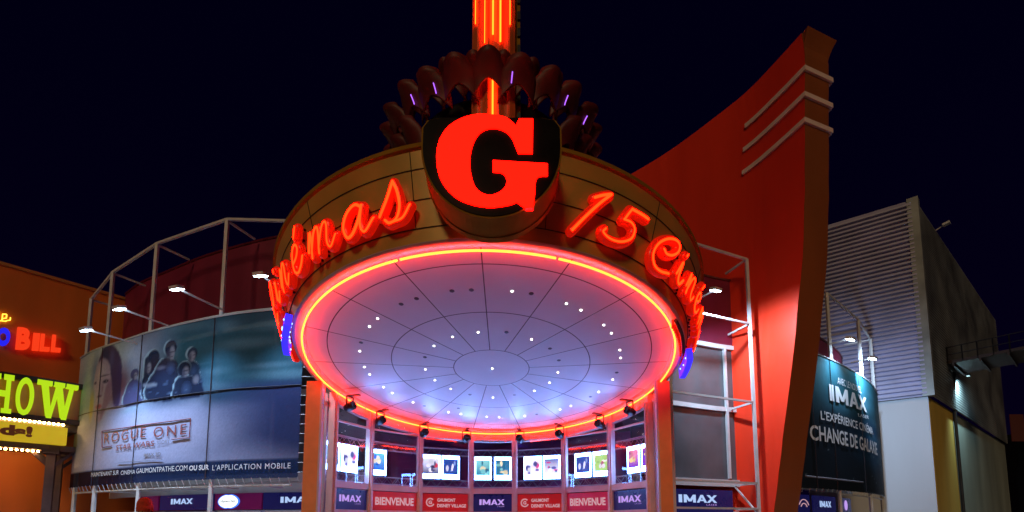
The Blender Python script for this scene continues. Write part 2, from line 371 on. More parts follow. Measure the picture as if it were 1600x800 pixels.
# script letters, strokes in units of the x-height
GL = {
 '1': ([[(.34, 1.22), (.5, 1.36), (.70, 1.5)], [(.72, 1.5), (.5, 1.1), (.22, .5), (0, 0)]], .8),
 '5': ([[(1.16, 1.40), (.98, 1.42), (.80, 1.42), (.62, 1.42)], [(.62, 1.42), (.56, 1.2), (.50, .93)], [(.50, .93), (.72, .93), (.88, .74), (.86, .36), (.60, .08), (.28, .03), (.04, .18), (.08, .34)]], 1.15),
 'C': ([[(.45, .82), (.62, .74), (.9, .86), (1.12, 1.15), (1.08, 1.42), (.82, 1.46), (.45, 1.25), (.14, .85), (.06, .4), (.25, .06), (.6, 0), (1.0, .14)]], 1.12),
 'i': ([[(.0, .3), (.22, .92), (.2, .25), (.38, .02), (.62, .32)], [(.34, 1.28), (.37, 1.36)]], .6),
 'n': ([[(.0, .3), (.16, .92), (.2, .6), (.16, .04)], [(.16, .2), (.38, .8), (.56, .96), (.66, .8), (.62, .25), (.78, .02), (1.0, .32)]], .98),
 'é': ([[(.08, .42), (.4, .55), (.55, .78), (.42, .98), (.2, .86), (.08, .5), (.14, .14), (.4, 0), (.66, .16), (.82, .4)], [(.42, 1.22), (.6, 1.52)]], .8),
 'm': ([[(.0, .3), (.16, .92), (.2, .6), (.16, .04)], [(.16, .2), (.36, .8), (.52, .96), (.6, .8), (.56, .04)], [(.56, .2), (.78, .8), (.94, .96), (1.03, .8), (1.0, .25), (1.16, .02), (1.4, .34)]], 1.38),
 'a': ([[(.74, .86), (.5, 1.0), (.2, .8), (.06, .4), (.2, .04), (.42, .1), (.64, .48), (.76, .9)], [(.76, .9), (.7, .3), (.86, .02), (1.16, .36)]], 1.14),
 's': ([[(.0, .3), (.26, .8), (.46, 1.32)], [(.46, 1.32), (.62, .98), (.72, .5), (.62, .12), (.36, .02), (.2, .14)], [(.5, .03), (.84, .1), (1.08, .46)]], 1.1),
}
def script_sign(label, word, rad):
    root = thing('neon_sign', label, 'neon sign', M=CM)
    for ch, phi, u, base, wx in word:
        strokes, wd = GL[ch]; phi = math.radians(phi); body = MB(); core = MB()
        for si, st in enumerate(strokes):
            pts = catmull(st, 6) if len(st) > 2 else [np.array(st[0]), np.array(st[0]) * .5 + np.array(st[1]) * .5, np.array(st[1])]
            f = lambda p, o: fas(phi + (p[0] - wd / 2 + (p[1] - .5) * .12) * u * wx / 6.5, base + p[1] * u / 1.93, o)
            body.round_tube([f(p, .17 + si * .004) for p in pts], rad, 9)
            core.round_tube([f(p, .17 + rad * .80) for p in pts], rad * .34, 6)
        b = obj('letter', body, M['red'], root, local=True, smooth=True); obj('neon_tube', core, M['redcore'], b, local=True, smooth=True)
        bp = MB()
        for st in strokes:                               # stand-off pins that hold the letter off the fascia
            for p in (st[0], st[-1]): bp.tube([f(p, -.02), f(p, .12)], .03, 6)
        obj('bracket', bp, M['dark'], b, local=True)
    return root
script_sign('red neon script wrapping round the left side of the round canopy fascia', [('1', -84, .66, .20, 1), ('5', -77.5, .66, .20, 1), ('C', -66, .68, .18, 1), ('i', -57.5, .64, .20, 1), ('n', -50.5, .64, .19, 1), ('é', -43, .66, .19, 1), ('m', -33.8, .63, .20, 1.1), ('a', -24, .64, .20, 1.15), ('s', -15.6, .64, .21, 1)], .112)
script_sign('red neon number 15 and script wrapping round the right side of the canopy', [('1', 21.3, .66, .15, 1.35), ('5', 28.6, .60, .17, 1.5), ('C', 40.8, .64, .13, 1.2), ('i', 48.2, .62, .17, 1), ('n', 54.5, .62, .17, 1), ('é', 61.3, .62, .17, 1), ('m', 70, .62, .17, 1), ('a', 79.5, .62, .17, 1), ('s', 87.5, .62, .17, 1)], .118)

def lip_sign(name, label, a0, a1, face, dots, hgt=.36, dot=None, n=7):
    root = thing(name, label, 'sign', M=CM)
    def f(a, z, out): return V((LR + out) * math.sin(a), -(LR + out) * math.cos(a), z)
    A = [math.radians(q) for q in np.linspace(a0, a1, 13)]
    b = MB(); z0 = LZ - .02 - hgt; z1 = LZ - .02
    ring = [[f(a, z0, .04), f(a, z1, .04), f(a, z1, .22), f(a, z0, .22)] for a in A]
    for i in range(12):
        b.hexa([ring[i][0], ring[i + 1][0], ring[i + 1][3], ring[i][3], ring[i][1], ring[i + 1][1], ring[i + 1][2], ring[i][2]])
    bo = obj('box', b, face, root, local=True)
    rn = random.Random(int(a0 * 10))
    for k in range(n):
        a = math.radians(a0 + (a1 - a0) * (k + .5) / n)
        for out, z in ((.035, z0 + hgt * rn.uniform(.3, .7)), (.225, z0 + hgt * rn.uniform(.3, .7))):
            obj('bulb', MB().ball(f(a, z, out), .03, 8, 5), dot, bo, local=True, smooth=True)
lip_sign('blue_sign', 'small blue lit sign box with bright dots under left edge of canopy', -73, -57, M['blue'], 5, dot=M['bluedot'])
lip_sign('blue_sign', 'small curved blue lit sign box under the right edge of the canopy', 75, 87, M['blue'], 4, dot=M['bluedot'], n=3)
rs = thing('neon_sign', 'small orange lettered strip hanging below rim at the right of the canopy', 'neon sign', M=CM)
sp_ = MB()
for k in range(13):                                      # illegible little strokes on a curved carrier
    a = math.radians(57 + k * 16 / 12)
    def f(q, z, o=.0): return V((LR - .16 + o) * math.sin(a + q), -(LR - .16 + o) * math.cos(a + q), LZ - .40 + z)
    sp_.round_tube([f(-.012, .02), f(.006 + .01 * (k % 3), .30 - .05 * (k % 2))], .035, 6)
    if k % 2: sp_.round_tube([f(-.012, .16, .01), f(.018, .2, .01)], .03, 6)
obj('letter', sp_, M['red'], rs, local=True, smooth=True)
cr = MB().tube([V((LR - .06) * math.sin(math.radians(a)), -(LR - .06) * math.cos(math.radians(a)), LZ - .2) for a in np.linspace(56, 74, 12)], .05, 6); obj('carrier', cr, M['rust'], rs, local=True)

# stage lights under the back rim, lamps aimed up at the soffit
HEADS = [(562, 625), (609, 646), (672, 664), (733, 672), (808, 673), (867, 668), (925, 652), (970, 632)]
ORD = ['first', 'second', 'third', 'fourth', 'fifth', 'sixth', 'seventh', 'eighth']
for i, (x, y) in enumerate(HEADS):
    p = soff(x, y - 9, -.14); rr = math.hypot(p[0], p[1]); p = p * V(5.75 / rr, 5.75 / rr, 1); c = cw(p); dirc = unit(V(CX, CY, 0)[:2] - c[:2]); d3 = V(dirc[0], dirc[1], 0); sd = V(-dirc[1], dirc[0], 0)
    root = thing('stage_light', f'{ORD[i]} black stage light from the left under the back rim of the canopy', 'stage light', c, 'stage lights under the canopy rim')
    obj('mounting_plate', MB().beam(c + d3 * -.1 + V(0, 0, .0), c + d3 * .42 + V(0, 0, .0), .14, .05), M['black'], root)
    yk = MB()
    for s in (-1, 1): yk.beam(c + sd * s * .19 + V(0, 0, -.05), c + sd * s * .19 + V(0, 0, -.45), .04, .07)
    yk.beam(c + sd * -.17 + V(0, 0, -.05), c + sd * .17 + V(0, 0, -.05), .08, .05); obj('yoke', yk, M['black'], root)
    hd = c + V(0, 0, -.42); ax = unit(d3 * .8 + V(0, 0, .25))
    prof = [(.001, -.24), (.11, -.22), (.16, -.1), (.165, .05), (.17, .19), (.15, .21), (.14, .14), (.001, .14)]
    Mx = Matrix.Translation(tuple(hd)) @ Vector(tuple(ax)).to_track_quat('Z', 'Y').to_matrix().to_4x4()
    obj('head', MB().lathe(prof, Mx, n=18), M['black'], root, smooth=True)
    lamp('beam', 'SPOT', hd + ax * .26 + V(0, 0, -.14), cw((0, -2, 1.2)), 170, (.20, .36, 1.0), root, size=.25, spot=66, blend=1.0)

# ------------------------------------------------------------------ emblem, pylon, crest
EY = 8.62; ec = at(768, 231, EY); ER = 1.27
em = thing('emblem_sign', 'round black emblem drum with a giant red letter G at front of canopy', 'sign', ec)
U_ = [(690, 184), (668, 188), (659, 200), (658, 232)] + [(768 - 110 * math.cos(t), 232 + 109 * math.sin(t)) for t in np.linspace(.12, math.pi - .12, 34)] + [(878, 232), (877, 200), (868, 188), (846, 184)]
UP = [at(x, y, EY) for x, y in U_]
def shield(sc, y0, y1): 
    c_ = at(768, 232, EY); P2 = [c_ + (p - c_) * V(sc, 1, sc) for p in UP]
    return MB().prism(list(range(len(P2))), lambda i: P2[i] * V(1, 0, 1) + V(0, y0, 0), lambda i: P2[i] * V(1, 0, 1) + V(0, y1, 0)) if False else MB().prism([(i, 0) for i in range(len(P2))], lambda i, _: P2[int(i)] * V(1, 0, 1) + V(0, y0, 0), lambda i, _: P2[int(i)] * V(1, 0, 1) + V(0, y1, 0))
obj('drum', shield(1.0, EY, EY + .82), M['gold'], em)
obj('rim', shield(1.012, EY + .62, EY + .70), M['gold'], em)
obj('face', shield(.975, EY - .02, EY + .03), M['emblem'], em)
Gp = [(595, 122), (670, 122), (668, 310), (590, 308), (575, 270), (555, 225), (520, 190), (460, 172), (400, 185), (360, 225), (335, 290), (328, 360), (335, 430), (355, 490), (390, 525), (440, 537), (490, 520), (520, 490), (527, 455), (515, 425), (490, 412), (452, 410), (452, 348), (750, 366), (750, 432), (720, 432), (695, 440), (684, 470), (682, 520), (672, 607), (628, 607), (582, 575), (540, 590), (460, 602), (400, 600), (330, 585), (260, 555), (200, 500), (160, 430), (146, 350), (150, 280), (170, 220), (210, 165), (270, 125), (340, 102), (420, 97), (490, 105), (540, 125), (578, 160)]
def dens(a):                                             # round the curved runs of the outline
    runs = [(3, 22), (23, 30), (30, 49)]; out = [a[0], a[1], a[2]]
    return [p for p in a[:3]] + [tuple(q) for q in catmull(a[3:21], 4)] + [a[21], a[22], a[23], a[24]] + [tuple(q) for q in catmull(a[25:29], 4)] + a[29:31] + [tuple(q) for q in catmull(a[31:49], 4)]
Gd = [(640 + x / 3.477, 150 + y / 3.477) for x, y in dens(Gp)]
obj('letter', MB().prism(Gd, lambda x, y: at(x, y, EY - .05), lambda x, y: at(x, y, EY - .05) + V(0, .09, 0)), M['gface'], em)

PYY = 9.85                        # pylon, fluted front
pyl = thing('neon_pylon', 'tall red pylon with vertical orange neon tubes rising from the emblem', 'pylon', (0, PYY, 8.3))
fl = MB(); xs = np.linspace(-.375, .425, 25) + CX + .28 - .02; xs = np.linspace(at(738, 100, PYY)[0], at(805, 100, PYY)[0], 25)
prf = [(x, PYY - .10 - .12 * math.sin(math.pi * i / 24) + .035 * math.cos(i / 24 * math.pi * 8) * .6) for i, x in enumerate(xs)] + [(xs[-1], PYY + .5), (xs[0], PYY + .5)]
fl.prism(prf, lambda x, y: V(x, y, 22), lambda x, y: V(x, y, 8.6)); obj('shaft', fl, M['pylon'], pyl)
for fx, zb, zt in ((.08, at(743, 50, PYY)[2], 22), (.49, 8.9, at(770, 112, PYY)[2]), (.49, at(770, 72, PYY)[2], 22), (.66, at(781, 82, PYY)[2], 22), (.30, at(760, 84, PYY)[2], 22), (.88, at(798, 52, PYY)[2], 22)):
    x = xs[0] + fx * (xs[-1] - xs[0]); yy = PYY - .10 - .12 * math.sin(math.pi * fx) - .05
    obj('neon_tube', MB().tube([(x, yy, zb), (x, yy, zt)], .022 if fx in (.49, .66) else .010, 6), M['pneon'], pyl, smooth=True)
bk = MB(); bx_ = xs[-1] + .06
bk.beam((bx_, PYY + .35, 8.6), (bx_, PYY + .35, 22), .11, .5); obj('side_panel', bk, M['gold'], pyl)
for k in range(30): obj('rung', MB().beam((bx_ - .01, PYY + .08, 8.5 + k * .42), (bx_ + .06, PYY + .08, 8.5 + k * .42), .05, .2), M['dark'], pyl)

crest = thing('petal_crest', 'dark red crown of overlapping metal petals around the pylon above the emblem', 'crest', (CX + .2, 12.0, 8.9))
cc = V(-.51, 12.0)
def petal(phi, r, zb, wd, ht, neon):
    rr0 = r + .3; P = []; nx, nz = 11, 9; sg = -1 if math.sin(phi) > 0 else 1
    for j in range(nz + 1):
        t = j / nz; row = []
        halfw = wd / 2 * (1.0 if t < .5 else max(.68, (1 - ((t - .5) / .5) ** 3) ** .5))
        for i in range(nx):
            q = -1 + 2 * i / (nx - 1); x = q * halfw
            zz = zb + .02 * (cc[1] - rr0 * math.cos(phi) - 9.4) + t * ht + .36 * (1 - abs(q) ** 1.5) * (1 - t) ** 2          # arched lower edge between two points
            rr = r + .20 * (1 - q * q) + .34 * t * t
            ca, sa = math.cos(phi), math.sin(phi); row.append(V(cc[0] + rr * sa + x * ca, cc[1] - rr * ca + x * sa, zz))
        P.append(row)
    mb = MB(); mb.sheet(P); back = V(-math.sin(phi), math.cos(phi), 0) * .05
    n0 = len(mb.v); mb.sheet([[p + back for p in row] for row in P]); n = nx; k = nz
    edge = [i for i in range(n)] + [j * n + n - 1 for j in range(1, k + 1)] + [k * n + i for i in range(n - 2, -1, -1)] + [j * n for j in range(k - 1, 0, -1)]
    mb.f += [(edge[i], edge[(i + 1) % len(edge)], n0 + edge[(i + 1) % len(edge)], n0 + edge[i]) for i in range(len(edge))]
    o = obj('petal', mb, M['petal'], crest, smooth=True)
    if neon:
        i = nx // 2 + sg * 2; m = [P[j][i] - back * 1.0 for j in (1, 2, 3, 4, 5)]
        obj('neon_tube', MB().tube(m, .013, 6), M['violet'], o, smooth=True)
NP = 24
for k in range(NP):
    a = 2 * math.pi * k / NP; kk = min(k, NP - k)
    petal(a + RNG.uniform(-.02, .02), 2.38 + RNG.uniform(-.03, .03), 10.70 + RNG.uniform(-.05, .05), .80 + RNG.uniform(-.06, .06), .74, k in (1, 3, 4, 21, 22))
    petal(a + math.pi / NP, 2.12, 10.98, .62, .70, False)
    if 3 <= k <= 20: petal(a + math.pi / NP, 2.16, 10.12, .72, .85, False)
obj('core', MB().lathe([(.3, 8.9), (2.1, 8.9), (2.1, 11.2), (.3, 11.2)], Matrix.Translation((cc[0], cc[1] + .15, 0)), n=40), M['black'], crest)

# ------------------------------------------------------------------ rotunda glass front under the canopy
RW = 6.12
def cyl(x, z, R=RW):                    # far hit of a pixel column with the round wall
    best = None
    for a in np.linspace(-math.pi * .62, math.pi * .62, 1400):
        p = (CX + R * math.sin(a), CY + R * math.cos(a), z); 
        q = proj(V(*p))[0]
        if best is None or abs(q - x) < best[0]: best = (abs(q - x), a)
    return best[1]
MX = [518, 577, 655.5, 735.5, 804, 882.5, 955.5, 1017]
AZ = [cyl(x, 3.6) for x in MX]
def wp(a, z, R=RW): return V(CX + R * math.sin(a), CY + R * math.cos(a), z)
def topz(a, R=RW): p = wp(a, 0, R); return CH - math.tan(TH) * (p[1] - CY) - .13
rot = thing('glass_rotunda', 'curved glazed entrance wall with pink lit mullions beneath the canopy', 'glass facade', (CX, CY, 0))
Z1, Z2, ZB = 3.06, 2.86, 2.06
fr_m = mat('facade_frame', (.74, .56, .50), .45, var=.08)
for a in AZ:
    mb = MB(); r = V(math.sin(a), math.cos(a), 0); s = V(math.cos(a), -math.sin(a), 0); zt = topz(a) - .02
    mb.beam(wp(a, 0), wp(a, zt), .22, .26, up=r); mb.beam(wp(a, 0, RW - .16), wp(a, zt - .3, RW - .16), .10, .08, up=r); obj('mullion', mb, fr_m, rot)
for i in range(7):
    a0, a1 = AZ[i], AZ[i + 1]; p, q = wp(a0, 0), wp(a1, 0); d = unit(q - p)
    def seg(z, h, dp, R=0.0):
        return MB().beam(p + V(0, 0, z) + d * .11, q + V(0, 0, z) - d * .11, dp, h)
    obj('transom', seg((Z1 + Z2) / 2 + .03, .24, .20), fr_m, rot); obj('transom', seg(2.0, .11, .18), fr_m, rot); obj('transom', seg(5.38, .07, .10), fr_m, rot)
    h = MB(); n = 6
    for k in range(n):                  # header following the tilted rim
        b0, b1 = a0 + (a1 - a0) * k / n, a0 + (a1 - a0) * (k + 1) / n
        c = []
        for dz in (-.36, -.005):
            for (b, R) in ((b0, RW - .03), (b1, RW - .03), (b1, RW + .16), (b0, RW + .16)): c.append(wp(b, topz(b, R) + dz, R))
        h.hexa(c)
    obj('header', h, fr_m, rot)
    zt0, zt1 = topz(a0) - .2, topz(a1) - .2
    pn = MB().add([p + d * .1 + V(0, 0, Z1 + .05), q - d * .1 + V(0, 0, Z1 + .05), q - d * .1 + V(0, 0, zt1), p + d * .1 + V(0, 0, zt0)], [(0, 1, 2, 3)]); obj('pane', pn, M['glass'], rot)
    dr = MB().add([p + d * .1, q - d * .1, q - d * .1 + V(0, 0, 1.95), p + d * .1 + V(0, 0, 1.95)], [(0, 1, 2, 3)])
    do = obj('door', dr, M['glass'], rot)
    obj('frame', MB().beam((p + q) / 2, (p + q) / 2 + V(0, 0, 1.94), .12, .10), fr_m, do)
lob = MB(); lob.lathe([(9.2, 0), (9.2, 6.2)], Matrix.Translation((CX, CY, 0)), n=40, a0=math.pi * .69, a1=math.pi * 1.31); 
for sgn in (-1, 1):
    p0, p1 = wp(sgn * (AZ[-1] + .02), 0, RW + .15), V(CX + sgn * 9.2 * math.sin(math.pi * .69), CY - 9.2 * math.cos(math.pi * .69), 0); lob.add([p0, p1, p1 + V(0, 0, 6.2), p0 + V(0, 0, 6.2)], [(0, 1, 2, 3)])
obj('lobby_wall', lob, M['interior'], rot)
slb = MB().lathe([(RW + .2, 3.0), (9.15, 3.0)], Matrix.Translation((CX, CY, 0)), n=40, a0=math.pi * .69, a1=math.pi * 1.31); obj('lobby_floor', slb, M['lobbyfloor'], rot)
cl = MB().lathe([(RW + .2, 5.9), (9.15, 5.9)], Matrix.Translation((CX, CY, 0)), n=40, a0=math.pi * .69, a1=math.pi * 1.31); obj('lobby_ceiling', cl, M['lobbyfloor'], rot)

BN = ['leftmost', 'second from the left', 'third from the left', 'middle', 'third from the right', 'second from the right', 'rightmost']
# board signs over the doors
class Flat:                             # a flat board between two points of the wall, facing the eye
    def __init__(s, p, q, z0, z1, out):
        s.d = unit(q - p); s.n = unit(V(s.d[1], -s.d[0], 0)); s.n = s.n if s.n @ (V(0, 0, 0) - p) > 0 else -s.n
        s.o = p + V(0, 0, z0) + s.n * out; s.w = np.linalg.norm(q - p); s.h = z1 - z0
    def f(s, e): return lambda x, y: s.o + s.d * x + V(0, 0, y) + s.n * e
def board(name, label, fl, face, parent_group=None):
    root = thing(name, label, 'sign', fl.o, parent_group)
    b = MB(); b.prism([(0, 0), (fl.w, 0), (fl.w, fl.h), (0, fl.h)], fl.f(0), fl.f(-.06)); obj('board', b, face, root); return root
IMX = [(0, .09, [[(0, 0), (1, 0), (1, 1), (0, 1)]]),
       (.13, .31, [[(0, 0), (.24, 0), (.24, 1), (0, 1)], [(.76, 0), (1, 0), (1, 1), (.76, 1)], [(.0, 1), (.24, 1), (.62, .14), (.38, .14)], [(.76, 1), (1, 1), (.62, .14), (.38, .14)]]),
       (.46, .27, [[(0, 0), (.25, 0), (.62, 1), (.38, 1)], [(.75, 0), (1, 0), (.62, 1), (.38, 1)], [(.22, .22), (.78, .22), (.72, .40), (.28, .40)]]),
       (.72, .28, [[(0, 0), (.28, 0), (1, 1), (.72, 1)], [(.72, 0), (1, 0), (.28, 1), (0, 1)]])]
def put_imax(mb, f3, wd, ht, x0, y0):
    k = 0
    for gx, gw, polys in IMX:
        for pl in polys: mb.add([f3(x0 + (gx + x * gw) * wd, y0 + y * ht, .006 + k * .0025) for x, y in pl], [(0, 1, 2, 3)]); k += 1
def imax(root, fl, tm, x0, wd, y0, ht, sub=True):
    t = MB(); put_imax(t, lambda x, y, o: fl.f(o)(x, y), wd, ht, x0, y0); obj('lettering', t, tm, root)
    if sub: t = MB(); put_text(t, 'LASER', fl.f(.006), wd * .28, ht * .2, x0 + wd * .72, y0 - ht * .36, space=1.4); obj('subtitle', t, M['tlilac'], root)
def sunburst(root, fl, tm, cx, cy, r):
    t = MB(); put_text(t, 'G', fl.f(.006), r * .8, r * .8, cx - r * .4, cy - r * .4, bold=.04)
    for k in range(18):
        a = math.radians(50 + 16.5 * k); f = fl.f(.006); c0, s0 = math.cos(a), math.sin(a); w0, w1 = r * .07, r * .13
        t.add([f(cx + c0 * r * .72 - s0 * w0, cy + s0 * r * .72 + c0 * w0), f(cx + c0 * r * .72 + s0 * w0, cy + s0 * r * .72 - c0 * w0), f(cx + c0 * r * 1.05 + s0 * w1, cy + s0 * r * 1.05 - c0 * w1), f(cx + c0 * r * 1.05 - s0 * w1, cy + s0 * r * 1.05 + c0 * w1)], [(0, 1, 2, 3)])
    obj('emblem', t, tm, root)
KINDS = ['imax', 'bien', 'vill', 'imax', 'vill', 'bien', 'imax']
LABS = ['navy board with four lilac letters at the left end of the curved door row', 'bright red BIENVENUE board on the left side of the curved row', 'red board with sunburst and two text lines left of the middle navy board', 'navy board with four lilac letters in the middle of the curved door row', 'red board with sunburst and two text lines right of the middle navy board', 'crimson BIENVENUE board on the right side of the curved row', 'navy board with four lilac letters at the right end of the curved door row']
for i in range(7):
    p, q = wp(AZ[i], 0), wp(AZ[i + 1], 0); d = unit(q - p); fl = Flat(p + d * .14, q - d * .14, ZB, Z2 - .02, .02); k = KINDS[i]
    root = board('board_sign', LABS[i], fl, M['navy'] if k == 'imax' else (M['smag'] if i == 5 else M['sred']), 'boards over the rotunda doors'); W, H = fl.w, fl.h
    if k == 'imax': imax(root, fl, M['tlilac'], W * .15, W * .66, H * .38, H * .33)
    elif k == 'bien': t = MB(); put_text(t, 'BIENVENUE', fl.f(.006), W * .86, H * .42, W * .07, H * .28, bold=.03); obj('lettering', t, M['tpink'], root)
    else:
        sunburst(root, fl, M['tpink'], W * .17, H * .5, H * .24)
        t = MB(); put_text(t, 'GAUMONT', fl.f(.006), W * .40, H * .20, W * .32, H * .54, bold=.03); obj('lettering', t, M['tpink'], root); t = MB(); put_text(t, 'DISNEY VILLAGE', fl.f(.006), W * .64, H * .20, W * .32, H * .22, bold=.03); obj('lettering', t, M['tpink'], root)

# lattice trusses and poster screens behind the glass
def poster_img(seed, nx=22, ny=30):
    r = np.random.default_rng(seed); X, Y = np.meshgrid(np.linspace(0, 1, nx), np.linspace(0, 1, ny))
    pal = [[(.02, .10, .45), (.10, .55, .75), (.9, .85, .5)], [(.05, .05, .12), (.75, .78, .8), (.5, .04, .06)], [(.02, .06, .25), (.3, .5, .8), (.85, .9, .95)], [(.02, .15, .22), (.2, .6, .5), (.9, .8, .4)], [(.85, .9, .95), (.1, .12, .3), (.8, .1, .3)], [(.35, .6, .15), (.9, .92, .8), (.5, .15, .2)], [(.15, .03, .4), (.8, .25, .3), (.9, .75, .2)]][seed % 7]
    img = np.array(pal[0])[None, None] * (1 - Y[..., None]) + np.array(pal[seed % 2 + 0 if seed % 3 else 1])[None, None] * Y[..., None]
    for k in range(9):
        cx, cy, sx, sy = r.uniform(.15, .85), r.uniform(.1, .85), r.uniform(.05, .2), r.uniform(.05, .22)
        m = np.clip(1.6 - 1.3 * (((X - cx) / sx) ** 2 + ((Y - cy) / sy) ** 2), 0, 1)[..., None]; c = np.array(pal[r.integers(0, 3)]) * r.uniform(.6, 1.15)
        img = img * (1 - m) + c * m
    return np.clip(img + r.normal(0, .02, img.shape), 0, 1)
def truss(label, p, q, z, hgt, group):
    root = thing('lattice_truss', label, 'truss', (p + q) / 2 + V(0, 0, z), group); mb = MB(); d = unit(q - p); nn = V(-d[1], d[0], 0); L = np.linalg.norm(q - p)
    nseg = max(6, int(L / .28)); nseg += nseg % 2
    for zz in (0, hgt):
        for o in (0, .22): mb.tube([p + nn * o + V(0, 0, z + zz), q + nn * o + V(0, 0, z + zz)], .024, 6)
    obj('chord', mb, M['truss'], root); mb = MB()
    for o in (0, .22):
        mb.tube([p + nn * o + d * (L * k / nseg) + V(0, 0, z + (hgt if k % 2 else 0)) for k in range(nseg + 1)], .012, 5)
    obj('lacing', mb, M['truss'], root)
SCR = {0: [(.03, .41, 10), (.45, .86, 4)], 1: [(.06, .42, 0)], 2: [(.10, .44, 8), (.47, .80, 2)], 3: [(.10, .47, 3), (.53, .90, 17)], 4: [(.16, .50, 4), (.53, .85, 11)], 5: [(.14, .48, 2), (.52, .88, 5)], 6: [(.24, .54, 6), (.58, .88, 20)]}
for i in range(7):
    a0, a1 = AZ[i], AZ[i + 1]; R = RW + .55; p, q = wp(a0, 0, R), wp(a1, 0, R); d = unit(q - p)
    truss(f'upper lattice truss behind the {BN[i]} window bay of the rotunda', p, q, 4.68, .3, 'trusses behind the rotunda glass')
    truss(f'lower lattice truss behind the {BN[i]} window bay of the rotunda', p, q, 3.2, .3, 'trusses behind the rotunda glass')
    p, q = wp(a0, 0, RW + .42), wp(a1, 0, RW + .42); W = np.linalg.norm(q - p)
    for j, (u0, u1, seed) in enumerate(SCR[i]):
        fl = Flat(p + d * u0 * W, p + d * u1 * W, 3.55, 4.63, 0.0)
        which = 'single' if len(SCR[i]) == 1 else ('left', 'right')[j]
        root = thing('poster_screen', f'{which} glowing white poster screen in the {BN[i]} window bay', 'screen', fl.o, 'poster screens in the rotunda windows')
        b = MB(); b.prism([(-.03, -.03), (fl.w + .03, -.03), (fl.w + .03, fl.h + .03), (-.03, fl.h + .03)], fl.f(-.01), fl.f(-.09)); obj('casing', b, M['black'], root)
        b = MB(); b.prism([(0, 0), (fl.w, 0), (fl.w, fl.h), (0, fl.h)], fl.f(0), fl.f(-.008)); so = obj('display', b, M['screen_white'], root)
        img = poster_img(seed * 7 + (seed % 7)); ny, nx = img.shape[:2]; f = fl.f(.006)
        b = MB(); b.sheet([[f(fl.w * (.08 + .84 * x / (nx - 1)), fl.h * (.20 + .66 * y / (ny - 1))) for x in range(nx)] for y in range(ny)])
        po = obj('picture', b, M['poster'], so, fix=False); set_colors(po, img.reshape(-1, 3))

# canopy columns
def col(x, Y, label, w0=.5):
    c = at(x, 700, Y); p = V(c[0], Y, 0); dz = CH - math.tan(TH) * (Y - CY) - .15
    root = thing('canopy_column', label, 'column', p, 'columns carrying the canopy')
    obj('shaft', MB().box((p[0], p[1], dz / 2), (w0, .42, dz)), M['orange'], root)
    sgn = 1 if p[0] < 0 else -1
    obj('edge_trim', MB().box((p[0] + sgn * (w0 / 2 + .035), p[1] - .12, dz / 2), (.066, .2, dz)), M['white'], root)
    obj('base', MB().box((p[0], p[1], .15), (w0 + .12, .54, .3)), M['dark'], root)
col(490, 16.7, 'orange lit rectangular column at the left end of the glass rotunda')
col(1037, 16.7, 'orange lit rectangular column at the right end of the glass rotunda', .42)
def slim(x, Y, label):
    c = at(x, 700, Y); dz = CH - math.tan(TH) * (Y - CY) - .2; root = thing('slim_post', label, 'post', (c[0], Y, 0), 'slim posts beside the rotunda')
    obj('shaft', MB().box((c[0], Y, dz / 2), (.13, .13, dz)), M['white'], root); obj('bracket', MB().box((c[0], Y, dz - .25), (.2, .2, .12)), M['steel'], root)
slim(507, 17.5, 'slim white post just right of the left orange column'); slim(1026, 17.5, 'slim white post just left of the right orange column')

# ------------------------------------------------------------------ left drum: wall, frame, banner, shops
KB = Curve([(-23.0, 24.7), (-20.9, 23.25), (-18.7, 22.1), (-15.5, 20.5), (-11.7, 19.05), (-9.0, 18.45), (-7.7, 18.25), (-6.2, 18.15)])
KR = Curve([(6.0, 19.8), (7.7, 20.45), (10.7, 21.8), (14.9, 23.2), (19.1, 26.2), (22.0, 28.75), (24.35, 31.35)])
def drum(K, label, s0, s1, off, ztop, frames):
    pos = K.at((s0 + s1) / 2, 0, -off); root = thing('cinema_wall', label, 'building', pos); n = 40; Q = np.linspace(s0, s1, n)
    def strip(z0, z1, o, d=.25):
        mb = MB()
        for k in range(n - 1):
            c = []
            for z in (z0, z1):
                for q, oo in ((Q[k], o), (Q[k + 1], o), (Q[k + 1], o - d), (Q[k], o - d)): c.append(K.at(q, z, oo))
            mb.hexa(c)
        return mb
    obj('upper_wall', strip(10.45, ztop, -off), M['maroon'], root); obj('parapet', strip(ztop + .004, ztop + .1, -off + .05, .35), M['maroon_gloss'], root)
    obj('glazing', strip(3.35, 10.4, -off - .08, .1), M['darkglass'], root)
    for z, h in ((10.25, .22), (7.05, .22), (3.30, .34)): obj('beam', strip(z, z + h, -off + .06, .22), M['white'], root)
    for q in frames: 
        a = K.at(q, 3.7, -off + .02); nn = K.nor(q); obj('mullion', MB().beam(a, a + V(0, 0, 6.6), .12, .14, up=(nn[0], nn[1], 0)), M['white'], root)
    return root, strip
L0 = KB.s_at(178, 14); 
dl_, stripL = drum(KB, 'curved dark maroon cinema wall behind the big pale banner', 0.2, KB.L, 1.75, 14.35, [KB.s_at(x, 6) for x in (152, 205, 275, 378, 470)])
obj('lower_wall', stripL(2.84, 3.296, -1.75 + .02, .2), M['pale'], dl_); obj('shop_wall', stripL(0, 2.1, -1.75 - .05, .2), M['pale'], dl_)
dr_, stripR = drum(KR, 'dark glazed cinema wall behind the open steel frame right of canopy', 0, KR.s_at(1200, 6), 1.6, 13.9, [KR.s_at(x, 6) for x in (1085, 1176)])
obj('lower_wall', stripR(0, 2.1, -1.65, .2), M['pale'], dr_)
df_, stripF = drum(KR, 'curved maroon cinema wall behind the dark banner at the right', KR.s_at(1240, 6), KR.L - 1.6, 1.6, 12.4, [KR.s_at(x, 6) for x in (1290, 1330)])
